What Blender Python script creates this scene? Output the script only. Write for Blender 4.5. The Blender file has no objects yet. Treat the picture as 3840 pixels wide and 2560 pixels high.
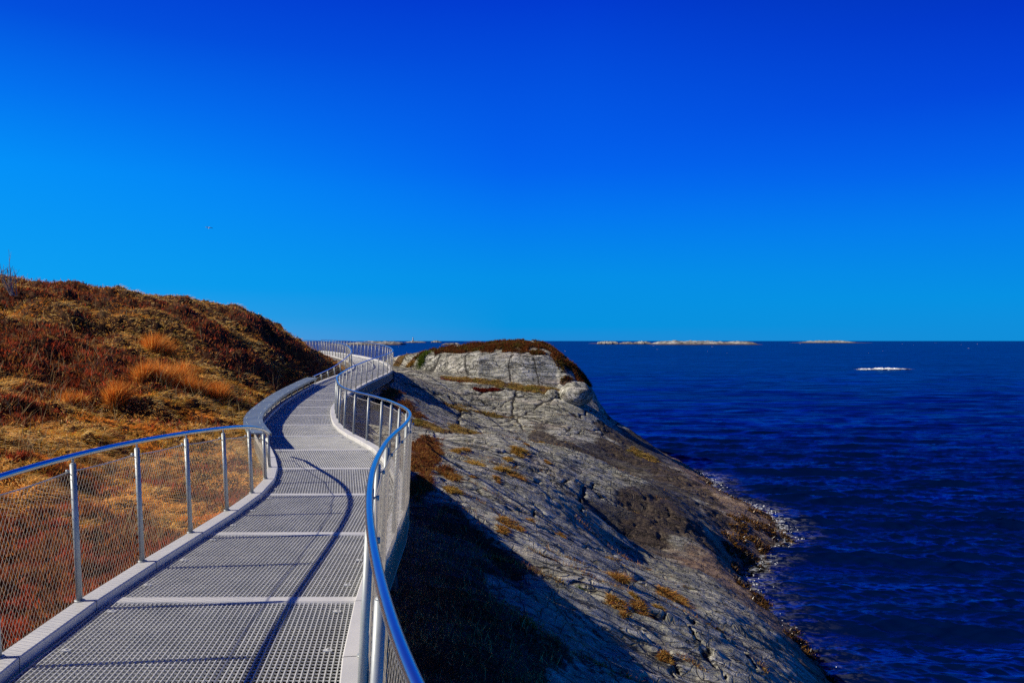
import bpy, math
import numpy as np
from mathutils import Vector
rng = np.random.default_rng(7)
PI = math.pi
scn = bpy.context.scene
COL = scn.collection
EYE = 1.95; F = 2955.0; CX = 1920.0; CY = 1278.0       # photograph geometry (full-size pixels)
SEA = -5.05

# ------------------------------------------------------------------ helpers
def link(o, parent=None):
    COL.objects.link(o)
    if parent is not None: o.parent = parent
    return o
def tag(o, label=None, cat=None, group=None, kind=None):
    if label: o['label'] = label
    if cat: o['category'] = cat
    if group: o['group'] = group
    if kind: o['kind'] = kind
    return o
def empty(name, loc=(0, 0, 0)):
    o = bpy.data.objects.new(name, None); o.empty_display_size = .2; o.location = loc
    return link(o)
def mesh_np(name, V, Fa, mat=None, parent=None, smooth=False, col=None, attr=None, ploc=None):
    """V (n,3); Fa: (m,k) array or list of such arrays with different k"""
    V = np.asarray(V, np.float32)
    if ploc is not None: V = V - np.asarray(ploc, np.float32)
    if not isinstance(Fa, list): Fa = [Fa]
    Fa = [np.asarray(f, np.int32) for f in Fa if len(f)]
    me = bpy.data.meshes.new(name)
    me.vertices.add(len(V)); me.vertices.foreach_set('co', V.ravel())
    nl = sum(f.size for f in Fa); npoly = sum(len(f) for f in Fa)
    me.loops.add(nl); me.polygons.add(npoly)
    me.loops.foreach_set('vertex_index', np.concatenate([f.ravel() for f in Fa]))
    tot = np.concatenate([np.full(len(f), f.shape[1], np.int32) for f in Fa])
    start = np.concatenate([[0], np.cumsum(tot)[:-1]]).astype(np.int32)
    me.polygons.foreach_set('loop_start', start); me.polygons.foreach_set('loop_total', tot)
    me.polygons.foreach_set('use_smooth', np.full(npoly, bool(smooth)))
    if col is not None:
        a = me.attributes.new('Col', 'FLOAT_COLOR', 'POINT')
        c = np.ones((len(V), 4), np.float32); c[:, :3] = col
        a.data.foreach_set('color', c.ravel())
    if attr:
        for k, v in attr.items():
            a = me.attributes.new(k, 'FLOAT', 'POINT'); a.data.foreach_set('value', np.asarray(v, np.float32).ravel())
    me.update(calc_edges=True)
    if mat: me.materials.append(mat)
    o = bpy.data.objects.new(name, me)
    return link(o, parent)

class MB:
    def __init__(s): s.v = []; s.q = []; s.t = []; s.n = 0
    def add(s, V, Q=None, T=None):
        V = np.asarray(V, float).reshape(-1, 3)
        if Q is not None and len(Q): s.q.append(np.asarray(Q) + s.n)
        if T is not None and len(T): s.t.append(np.asarray(T) + s.n)
        s.v.append(V); s.n += len(V)
    def build(s, name, mat, parent=None, smooth=False, **k):
        fa = []
        if s.q: fa.append(np.concatenate(s.q))
        if s.t: fa.append(np.concatenate(s.t))
        return mesh_np(name, np.concatenate(s.v), fa, mat, parent, smooth, **k)
    def boxes(s, P0, P1, side, up):
        """prisms from P0 to P1 (n,3) with half-extent vectors side and up (n,3)"""
        P0, P1, side, up = [np.atleast_2d(np.asarray(a, float)) for a in (P0, P1, side, up)]
        n = len(P0); side = np.broadcast_to(side, (n, 3)); up = np.broadcast_to(up, (n, 3))
        V = np.stack([P0-side-up, P0+side-up, P0+side+up, P0-side+up, P1-side-up, P1+side-up, P1+side+up, P1-side+up], 1)
        f = np.array([[0, 3, 2, 1], [4, 5, 6, 7], [0, 1, 5, 4], [1, 2, 6, 5], [2, 3, 7, 6], [3, 0, 4, 7]])
        Q = (f[None] + 8*np.arange(n)[:, None, None]).reshape(-1, 4)
        s.add(V.reshape(-1, 3), Q)
    def wires(s, P0, P1, r):
        """three-sided thin wires"""
        P0 = np.atleast_2d(P0); P1 = np.atleast_2d(P1); n = len(P0)
        d = P1-P0; d /= np.linalg.norm(d, axis=1)[:, None]+1e-9
        a = np.cross(d, [0.31, 0.52, 0.8]); a /= np.linalg.norm(a, axis=1)[:, None]; b = np.cross(d, a)
        rings = []
        for k in range(3):
            c, sn = math.cos(2*PI*k/3)*r, math.sin(2*PI*k/3)*r
            rings.append(a*c+b*sn)
        V = np.stack([P0+rings[0], P0+rings[1], P0+rings[2], P1+rings[0], P1+rings[1], P1+rings[2]], 1)
        f = np.array([[0, 1, 4, 3], [1, 2, 5, 4], [2, 0, 3, 5]])
        s.add(V.reshape(-1, 3), (f[None]+6*np.arange(n)[:, None, None]).reshape(-1, 4))
    def tube(s, P, r, n=12, cap=True):
        P = np.asarray(P, float); m = len(P)
        r = np.broadcast_to(np.asarray(r, float), (m,))
        T = np.gradient(P, axis=0); T /= np.linalg.norm(T, axis=1)[:, None]+1e-9
        ref = np.array([0, 0, 1.0]) if abs(T[0, 2]) < .8 else np.array([1.0, 0, 0])
        A = np.cross(T, ref); A /= np.linalg.norm(A, axis=1)[:, None]+1e-9; B = np.cross(T, A)
        th = 2*PI*np.arange(n)/n
        V = P[:, None]+r[:, None, None]*(A[:, None]*np.cos(th)[None, :, None]+B[:, None]*np.sin(th)[None, :, None])
        V = V.reshape(-1, 3)
        i = np.arange(m-1)[:, None]*n; j = np.arange(n)[None]; j2 = (j+1) % n
        Q = np.stack([i+j, i+j2, i+n+j2, i+n+j], -1).reshape(-1, 4)
        if cap:
            V = np.vstack([V, P[0], P[-1]]); c0 = m*n; c1 = c0+1
            T1 = [[c0, (k+1) % n, k] for k in range(n)]+[[c1, (m-1)*n+k, (m-1)*n+(k+1) % n] for k in range(n)]
            s.add(V, Q, T1)
        else: s.add(V, Q)

def hsh(ix, iy, seed):
    h = (ix.astype(np.int64)*374761393+iy.astype(np.int64)*668265263+seed*1442695041) & 0xffffffff
    h = ((h ^ (h >> 13))*1274126177) & 0xffffffff
    return (h ^ (h >> 16)) & 0xffffffff
def noise(x, y, seed=0):
    x = np.asarray(x, float); y = np.asarray(y, float)
    x0 = np.floor(x); y0 = np.floor(y); fx = x-x0; fy = y-y0
    u = fx*fx*fx*(fx*(fx*6-15)+10); v = fy*fy*fy*(fy*(fy*6-15)+10)
    def g(dx, dy):
        a = hsh(x0+dx, y0+dy, seed)/4294967296.0*2*PI
        return np.cos(a)*(fx-dx)+np.sin(a)*(fy-dy)
    return 1.5*((g(0, 0)*(1-u)+g(1, 0)*u)*(1-v)+(g(0, 1)*(1-u)+g(1, 1)*u)*v)
def fbm(x, y, o=4, seed=0, gain=.5):
    s = 0; a = 1
    for k in range(o): s = s+a*noise(x*2**k, y*2**k, seed+k*17); a *= gain
    return s
def sst(a, b, x):
    t = np.clip((x-a)/(b-a), 0, 1); return t*t*(3-2*t)

# ------------------------------------------------------------------ materials
def newmat(name):
    m = bpy.data.materials.new(name); m.use_nodes = True
    nt = m.node_tree; b = nt.nodes['Principled BSDF']
    return m, nt, b
def N(nt, t, **k):
    n = nt.nodes.new(t)
    for a, v in k.items():
        if a.startswith('i_'):
            key = a[2:].replace('_', ' ')
            n.inputs[int(key) if key.isdigit() else key].default_value = v
        else: setattr(n, a, v)
    return n
def ramp(nt, src, stops, interp='LINEAR'):
    r = N(nt, 'ShaderNodeValToRGB'); r.color_ramp.interpolation = interp
    e = r.color_ramp.elements
    while len(e) < len(stops): e.new(.5)
    for q, (p, c) in zip(e, stops):
        q.position = p; q.color = (*c, 1) if len(c) == 3 else c
    nt.links.new(src, r.inputs[0]); return r.outputs[0]
def mixc(nt, f, a, b, mode='MIX'):
    m = N(nt, 'ShaderNodeMix', data_type='RGBA', blend_type=mode)
    for s, v in ((m.inputs[0], f), (m.inputs[6], a), (m.inputs[7], b)):
        if hasattr(v, 'is_linked') or hasattr(v, 'links'): nt.links.new(v, s)
        elif isinstance(v, (int, float)): s.default_value = v
        else: s.default_value = (*v, 1)
    return m.outputs[2]
def mth(nt, op, a, b=None, c=None, clamp=False):
    m = N(nt, 'ShaderNodeMath', operation=op, use_clamp=clamp)
    for i, v in enumerate((a, b, c)):
        if v is None: continue
        if hasattr(v, 'links'): nt.links.new(v, m.inputs[i])
        else: m.inputs[i].default_value = v
    return m.outputs[0]
def mapping(nt, scale=(1, 1, 1), rot=(0, 0, 0), geo=False):
    tc = N(nt, 'ShaderNodeNewGeometry') if geo else N(nt, 'ShaderNodeTexCoord')
    mp = N(nt, 'ShaderNodeMapping'); mp.inputs['Scale'].default_value = scale; mp.inputs['Rotation'].default_value = rot
    nt.links.new(tc.outputs['Position' if geo else 'Object'], mp.inputs[0]); return mp.outputs[0]
def noisen(nt, vec, scale, detail=4, rough=.55, dist=0, out='Fac'):
    n = N(nt, 'ShaderNodeTexNoise'); n.inputs['Scale'].default_value = scale; n.inputs['Detail'].default_value = detail
    n.inputs['Roughness'].default_value = rough; n.inputs['Distortion'].default_value = dist
    nt.links.new(vec, n.inputs['Vector']); return n.outputs[out]
def bump(nt, b, h, strength, dist, prev=None):
    n = N(nt, 'ShaderNodeBump'); n.inputs['Strength'].default_value = strength; n.inputs['Distance'].default_value = dist
    nt.links.new(h, n.inputs['Height'])
    if prev is not None: nt.links.new(prev, n.inputs['Normal'])
    if b is not None: nt.links.new(n.outputs[0], b.inputs['Normal'])
    return n.outputs[0]

def metal(name, c0, c1, rough, metallic, scale=3.0, spot=.15):
    m, nt, b = newmat(name)
    v = mapping(nt, geo=True)
    n1 = noisen(nt, v, scale, 5, .65)
    c = ramp(nt, n1, [(.3, c0), (.7, c1)])
    n2 = noisen(nt, v, 45, 3, .6)
    c = mixc(nt, mth(nt, 'MULTIPLY', ramp(nt, n2, [(.55, (0, 0, 0)), (.75, (1, 1, 1))]), spot), c, tuple(x*.5 for x in c0))
    nt.links.new(c, b.inputs['Base Color'])
    b.inputs['Metallic'].default_value = metallic
    r = N(nt, 'ShaderNodeMapRange'); r.inputs['To Min'].default_value = rough-.08; r.inputs['To Max'].default_value = rough+.1
    nt.links.new(n1, r.inputs['Value']); nt.links.new(r.outputs[0], b.inputs['Roughness'])
    bump(nt, b, n2, .05, .002)
    return m
M = {}
M['grating'] = metal('galvanised_grating', (.47, .485, .47), (.61, .62, .60), .5, 0.1, spot=.35)
M['kerb'] = metal('galvanised_kerb', (.50, .505, .49), (.60, .60, .58), .5, 0.05, 1.6)
M['post'] = metal('galvanised_post', (.27, .30, .30), (.38, .41, .41), .45, 0.25)
M['rail'] = metal('stainless_handrail', (.50, .51, .52), (.58, .59, .60), .22, 1.0, 1.0, .05)
M['wire'] = metal('net_wire', (.42, .37, .28), (.58, .53, .42), .35, .35)
M['bench'] = metal('bench_plate', (.14, .19, .20), (.24, .30, .31), .42, .35, 2.2, .35)
M['beam'] = metal('support_steel', (.09, .085, .08), (.15, .14, .13), .6, .2)

def rock_mat():
    m, nt, b = newmat('coastal_rock')
    geo = N(nt, 'ShaderNodeNewGeometry'); pos = geo.outputs['Position']
    v = mapping(nt, geo=True)
    vs = mapping(nt, scale=(.20, 1.3, 1.0), rot=(0, 0, .10), geo=True)       # foliation runs along X
    warp = noisen(nt, v, .6, 3, .5, out='Color')
    vw = N(nt, 'ShaderNodeVectorMath', operation='MULTIPLY_ADD'); nt.links.new(warp, vw.inputs[0]); vw.inputs[1].default_value = (.22, .30, .30); nt.links.new(vs, vw.inputs[2])
    vw = vw.outputs[0]
    fol = noisen(nt, vw, 4.0, 6, .66)
    fol2 = noisen(nt, vw, 11, 4, .6)
    big = noisen(nt, v, .35, 5, .6)
    fine = noisen(nt, v, 5, 7, .68)
    base = ramp(nt, fol, [(.34, (.04, .037, .035)), (.42, (.21, .21, .175)), (.53, (.40, .40, .34)), (.64, (.80, .78, .71))])
    c2 = ramp(nt, fine, [(.36, (.03, .026, .022)), (.46, (.27, .265, .205)), (.62, (.60, .57, .49))])
    c = mixc(nt, .38, base, c2)
    # white quartz streaks
    st = ramp(nt, fol2, [(.60, (0, 0, 0)), (.68, (1, 1, 1))])
    c = mixc(nt, mth(nt, 'MULTIPLY', st, .5), c, (.75, .70, .62))
    # greenish / pinkish drift
    c = mixc(nt, mth(nt, 'MULTIPLY', ramp(nt, big, [(.4, (0, 0, 0)), (.6, (1, 1, 1))]), .35), c, (.28, .275, .18))
    pk = noisen(nt, vs, 1.1, 3, .5)
    c = mixc(nt, mth(nt, 'MULTIPLY', ramp(nt, pk, [(.55, (0, 0, 0)), (.7, (1, 1, 1))]), .3), c, (.42, .30, .26))
    # cracks: two families
    def cracks(vec, scale, w):
        vo = N(nt, 'ShaderNodeTexVoronoi', feature='DISTANCE_TO_EDGE'); vo.inputs['Scale'].default_value = scale
        nt.links.new(vec, vo.inputs['Vector'])
        return ramp(nt, vo.outputs['Distance'], [(0, (0, 0, 0)), (w, (1, 1, 1))])
    va = mapping(nt, scale=(.22, 1.6, .9), rot=(0, 0, .15), geo=True)
    w2 = N(nt, 'ShaderNodeVectorMath', operation='MULTIPLY_ADD'); nt.links.new(warp, w2.inputs[0]); w2.inputs[1].default_value = (.25, .35, .35); nt.links.new(va, w2.inputs[2])
    vb = mapping(nt, scale=(1.2, .5, .9), rot=(0, 0, .5), geo=True)
    w3 = N(nt, 'ShaderNodeVectorMath', operation='MULTIPLY_ADD'); nt.links.new(noisen(nt, v, 1.7, 4, .6, out='Color'), w3.inputs[0]); w3.inputs[1].default_value = (.3, .3, .3); nt.links.new(vb, w3.inputs[2])
    def ridge(vec, scale, w, det=5):
        n = noisen(nt, vec, scale, det, .55, .3)
        return ramp(nt, mth(nt, 'ABSOLUTE', mth(nt, 'SUBTRACT', n, .5)), [(0, (0, 0, 0)), (w, (1, 1, 1))])
    k1 = mth(nt, 'MINIMUM', ridge(w2.outputs[0], 1.5, .016), mth(nt, 'ADD', ridge(mapping(nt, scale=(1.1, .5, .5), rot=(0, 0, .6), geo=True), .55, .008, 4), .3, clamp=True)); k2 = mth(nt, 'ADD', cracks(w3.outputs[0], .7, .012), .35, clamp=True); k3 = cracks(w2.outputs[0], 4.5, .05)
    kk = mth(nt, 'MINIMUM', mth(nt, 'MINIMUM', k1, k2), mth(nt, 'ADD', k3, .45, clamp=True))
    c = mixc(nt, kk, mixc(nt, .82, c, (.012, .010, .010)), c)
    # shore zones by height above the sea, with ragged edges
    sep = N(nt, 'ShaderNodeSeparateXYZ'); nt.links.new(pos, sep.inputs[0])
    zn = mth(nt, 'ADD', sep.outputs[2], mth(nt, 'MULTIPLY', mth(nt, 'SUBTRACT', noisen(nt, vs, .8, 5, .65), .5), 2.0))
    blk = ramp(nt, mth(nt, 'MULTIPLY_ADD', zn, .25, 1.0), [(.0, (0, 0, 0)), (.06, (1, 1, 1)), (.27, (1, 1, 1)), (.36, (0, 0, 0))]); blk = mth(nt, 'MULTIPLY', mth(nt, 'MULTIPLY', blk, 1.15, clamp=True), ramp(nt, mth(nt, 'MULTIPLY', sep.outputs[1], .02), [(.34, (0, 0, 0)), (.44, (1, 1, 1))]))  # z -3.9 .. -2.8
    c = mixc(nt, mth(nt, 'MULTIPLY', blk, .86), c, mixc(nt, fine, (.010, .007, .006), (.09, .07, .058)))
    zt = mth(nt, 'ADD', sep.outputs[2], mth(nt, 'MULTIPLY', mth(nt, 'SUBTRACT', noisen(nt, v, 1.3, 5, .65), .5), 1.0))
    tan = ramp(nt, mth(nt, 'MULTIPLY_ADD', zt, .25, 1.3), [(0, (1, 1, 1)), (.26, (1, 1, 1)), (.34, (0, 0, 0))])
    c = mixc(nt, mth(nt, 'MULTIPLY', tan, .85), c, mixc(nt, fine, (.10, .055, .03), (.42, .27, .17)))
    wet = ramp(nt, mth(nt, 'MULTIPLY_ADD', zt, .25, 1.3), [(.02, (1, 1, 1)), (.10, (0, 0, 0))])
    c = mixc(nt, wet, c, (.02, .014, .008))
    sa = N(nt, 'ShaderNodeAttribute', attribute_name='stain')
    sv = mth(nt, 'ADD', sa.outputs['Fac'], mth(nt, 'MULTIPLY', mth(nt, 'SUBTRACT', noisen(nt, vs, .9, 6, .7), .5), 2.2))
    c = mixc(nt, mth(nt, 'MULTIPLY', ramp(nt, sv, [(.40, (0, 0, 0)), (.62, (1, 1, 1))]), .88), c, mixc(nt, fine, (.012, .008, .006), (.12, .085, .06)))
    ca = N(nt, 'ShaderNodeAttribute', attribute_name='crack')
    c = mixc(nt, mth(nt, 'MULTIPLY', ramp(nt, ca.outputs['Fac'], [(.25, (0, 0, 0)), (.7, (1, 1, 1))]), .9), c, (.010, .008, .007))
    # soil under the vegetation
    at = N(nt, 'ShaderNodeAttribute', attribute_name='veg')
    vg = mth(nt, 'ADD', at.outputs['Fac'], mth(nt, 'MULTIPLY', mth(nt, 'SUBTRACT', noisen(nt, v, 3.5, 5, .7), .5), 1.1))
    c = mixc(nt, ramp(nt, vg, [(.42, (0, 0, 0)), (.56, (1, 1, 1))]), c, mixc(nt, fine, (.03, .014, .008), (.14, .07, .03)))
    nt.links.new(c, b.inputs['Base Color']); b.inputs['Roughness'].default_value = .62
    b.inputs['Specular IOR Level'].default_value = .35
    p = bump(nt, None, fol, 1.0, .14); p = bump(nt, None, fine, 1.0, .05, p); bump(nt, b, kk, 1.0, .08, p)
    return m
M['rock'] = rock_mat()
def soil_mat():
    m, nt, b = newmat('heath_soil'); v = mapping(nt, geo=True)
    n = noisen(nt, v, 6, 8, .75)
    c = ramp(nt, n, [(.3, (.012, .005, .003)), (.5, (.06, .022, .010)), (.7, (.16, .10, .035))])
    nt.links.new(c, b.inputs['Base Color']); b.inputs['Roughness'].default_value = .95; b.inputs['Specular IOR Level'].default_value = .1
    bump(nt, b, n, 1, .08); return m
M['soil'] = soil_mat()
def leaf_mat(name, rough=.7, trans=.0, spec=.2):
    m, nt, b = newmat(name)
    a = N(nt, 'ShaderNodeAttribute', attribute_name='Col')
    nt.links.new(a.outputs['Color'], b.inputs['Base Color']); b.inputs['Roughness'].default_value = rough
    b.inputs['Specular IOR Level'].default_value = spec
    if trans:
        t = N(nt, 'ShaderNodeBsdfTranslucent'); nt.links.new(a.outputs['Color'], t.inputs['Color'])
        x = N(nt, 'ShaderNodeMixShader'); x.inputs[0].default_value = trans
        nt.links.new(b.outputs[0], x.inputs[1]); nt.links.new(t.outputs[0], x.inputs[2]); nt.links.new(x.outputs[0], nt.nodes['Material Output'].inputs['Surface'])
    return m
M['leaf'] = leaf_mat('dry_plants', trans=.38); M['weed'] = leaf_mat('wet_seaweed', .3, 0, .5)
def island_mat():
    m, nt, b = newmat('island_rock'); v = mapping(nt, scale=(1, 1, 3), geo=True)
    n = noisen(nt, v, .06, 8, .7)
    c = ramp(nt, n, [(.38, (.06, .055, .045)), (.50, (.20, .195, .17)), (.64, (.45, .44, .40))])
    g = N(nt, 'ShaderNodeNewGeometry'); sep = N(nt, 'ShaderNodeSeparateXYZ'); nt.links.new(g.outputs['Position'], sep.inputs[0])
    lo = ramp(nt, mth(nt, 'MULTIPLY_ADD', sep.outputs[2], .2, 1.0), [(.28, (1, 1, 1)), (.42, (0, 0, 0))])
    c = mixc(nt, lo, c, (.07, .05, .04))
    nt.links.new(c, b.inputs['Base Color']); b.inputs['Roughness'].default_value = .8
    return m
M['island'] = island_mat()
def plain(name, c, rough=.6, metallic=0):
    m, nt, b = newmat(name); v = mapping(nt)
    n = noisen(nt, v, 5, 3); cc = mixc(nt, n, tuple(x*.8 for x in c), tuple(min(1, x*1.15) for x in c))
    nt.links.new(cc, b.inputs['Base Color']); b.inputs['Roughness'].default_value = rough; b.inputs['Metallic'].default_value = metallic
    return m
M['white'] = plain('white_paint', (.8, .8, .8)); M['black'] = plain('black_paint', (.03, .03, .035))
M['foam'] = plain('sea_foam', (.55, .58, .62), .8); M['bark'] = plain('pale_bark', (.28, .22, .18), .8)
M['farland'] = plain('hazy_far_land', (.03, .05, .12), .9)  # blue of the distance haze is put into the land colour
def sea_mat():
    m, nt, b = newmat('sea_water'); v = mapping(nt, scale=(.38, 1.6, 1), rot=(0, 0, .10), geo=True)
    n1 = noisen(nt, v, 2.1, 5, .62, .5); n2 = noisen(nt, v, 6, 4, .65, .4); n0 = noisen(nt, v, .22, 4, .6, .3)
    p = bump(nt, None, n0, 1.0, .34); p = bump(nt, None, n1, 1.0, .035, p); p = bump(nt, None, n2, 1.0, .008, p)
    d = N(nt, 'ShaderNodeBsdfDiffuse'); d.inputs['Color'].default_value = (.0002, .005, .038, 1); nt.links.new(p, d.inputs['Normal'])
    g = N(nt, 'ShaderNodeBsdfGlossy'); g.inputs['Roughness'].default_value = .10; g.inputs['Color'].default_value = (.10, .50, .95, 1); nt.links.new(p, g.inputs['Normal'])
    fr = N(nt, 'ShaderNodeFresnel'); fr.inputs['IOR'].default_value = 1.333; nt.links.new(p, fr.inputs['Normal'])
    fac = mth(nt, 'MINIMUM', mth(nt, 'MULTIPLY', mth(nt, 'SUBTRACT', fr.outputs[0], .022), 4.2), .45)
    gs = noisen(nt, mapping(nt, scale=(.012, .07, 1), rot=(0, 0, .06), geo=True), 1.0, 5, .6, .4)      # gusts roughen the water in long lanes
    gs2 = noisen(nt, mapping(nt, scale=(.25, 1.5, 1), rot=(0, 0, .10), geo=True), 1.0, 4, .6, .4)
    gs3 = noisen(nt, mapping(nt, scale=(.03, .30, 1), rot=(0, 0, .05), geo=True), 1.0, 6, .75, .3)
    fac = mth(nt, 'MULTIPLY', fac, ramp(nt, gs3, [(.40, (.62, .62, .62)), (.60, (1.12, 1.12, 1.12))]))
    fac = mth(nt, 'MULTIPLY', fac, ramp(nt, gs, [(.36, (.84, .84, .84)), (.62, (1, 1, 1))]))
    fac = mth(nt, 'MULTIPLY', fac, ramp(nt, gs2, [(.42, (.5, .5, .5)), (.56, (1.1, 1.1, 1.1))]))
    mx = N(nt, 'ShaderNodeMixShader'); nt.links.new(fac, mx.inputs[0]); nt.links.new(d.outputs[0], mx.inputs[1]); nt.links.new(g.outputs[0], mx.inputs[2])
    nt.links.new(mx.outputs[0], nt.nodes['Material Output'].inputs['Surface'])
    return m
M['sea'] = sea_mat()

# ------------------------------------------------------------------ walkway line
Etab = np.array([(-10, 1.95), (14, 1.95), (18, 1.94), (20, 1.91), (22, 1.88), (24, 1.83), (26, 1.77), (28, 1.68), (30, 1.58), (32.5, 1.46), (35, 1.35), (40, 1.15), (45, 1.0), (50, .9), (60, .8), (80, .7)])
R_ = np.array([(1.9, -3), (.95, -1.5), (.40, -.2), (-.02, .8), (-.43, 1.92), (-.52, 2.27), (-.65, 2.81), (-.80, 3.48), (-.89, 3.95), (-.95, 4.28), (-1.07, 5.06), (-1.15, 5.76), (-1.26, 6.92), (-1.285, 7.63), (-1.30, 8.3), (-1.36, 9.2), (-1.47, 10.2), (-1.7, 11.3), (-2.02, 12.5), (-2.3, 13.5), (-2.7, 14.6), (-3.03, 15.25), (-3.4, 16.1), (-3.8, 17.1), (-4.2, 18.4), (-4.6, 20), (-4.98, 21.6), (-5.25, 23.5), (-5.45, 25.5), (-5.52, 27.4), (-5.52, 29.5), (-5.45, 31), (-5.39, 32.5), (-5.37, 33.8), (-5.44, 34.9), (-5.58, 36), (-6.03, 38.2), (-6.9, 41.4), (-7.8, 43.8), (-9, 47), (-10.7, 51), (-12.5, 55.5), (-15.4, 62), (-18, 68)])
L_ = np.array([(-.2, -3.2), (-.5, -2.6), (-1.25, -1.0), (-1.85, .5), (-2.35, 1.9), (-2.75, 3.3), (-2.97, 4.6), (-3.05, 5.8), (-3.06, 7), (-3.05, 8.2), (-3.06, 9.3), (-3.14, 10.3), (-3.33, 11.3), (-3.65, 12.3), (-4.05, 13.4), (-4.5, 14.6), (-4.95, 15.6), (-5.4, 16.9), (-5.75, 18.2), (-6.05, 19.7), (-6.4, 21.5), (-6.7, 23.2), (-6.9, 25), (-7.05, 26.5), (-7.15, 28), (-7.2, 30), (-7.15, 32), (-7.1, 34), (-7.17, 35.6), (-7.32, 36.8), (-7.6, 38), (-8.6, 42), (-9.2, 43.5), (-10.07, 46), (-11.2, 48.8), (-12.3, 51.7), (-14.5, 56.5), (-17.5, 62), (-20, 68)])
YG = np.arange(-3, 68, .05)
def smooth1(a, s):
    k = np.exp(-.5*(np.arange(-4*s, 4*s+1)/s)**2); k /= k.sum()
    p = len(k)//2
    b = np.concatenate([2*a[0]-a[p:0:-1], a, 2*a[-1]-a[-2:-p-2:-1]])
    return np.convolve(b, k, 'valid')
RX = smooth1(np.interp(YG, R_[:, 1], R_[:, 0]), 9); LX = smooth1(np.interp(YG, L_[:, 1], L_[:, 0]), 14)
ZD = smooth1(EYE-np.interp(YG, Etab[:, 0], Etab[:, 1]), 24)
def zd(y): return np.interp(y, YG, ZD)
def edge(side, y, off=0.0):
    """point on the deck edge, pushed outwards by off; side 'L' or 'R'"""
    A = RX if side == 'R' else LX
    y = np.asarray(y, float)
    x = np.interp(y, YG, A); dx = (np.interp(y+.05, YG, A)-np.interp(y-.05, YG, A))/.1
    n = np.sqrt(1+dx*dx); s = 1 if side == 'R' else -1
    return np.stack([x+s*off/n, y-s*off*dx/n, zd(y)], -1)
hR = lambda y: np.interp(y, [0, 5, 10, 14, 20, 60], [1.06, 1.06, .965, .865, .83, .83])
hL = lambda y: np.interp(y, [0, 5.7, 6.7, 7.7, 8.7, 9.7, 10.7, 11.6, 12.6, 14.2, 28.5, 30, 31, 32, 33, 35, 38, 44, 60], [1.07, 1.06, 1.035, .99, .93, .85, .70, .53, .38, .27, .27, .28, .30, .35, .43, .62, .76, .82, .83])

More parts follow.
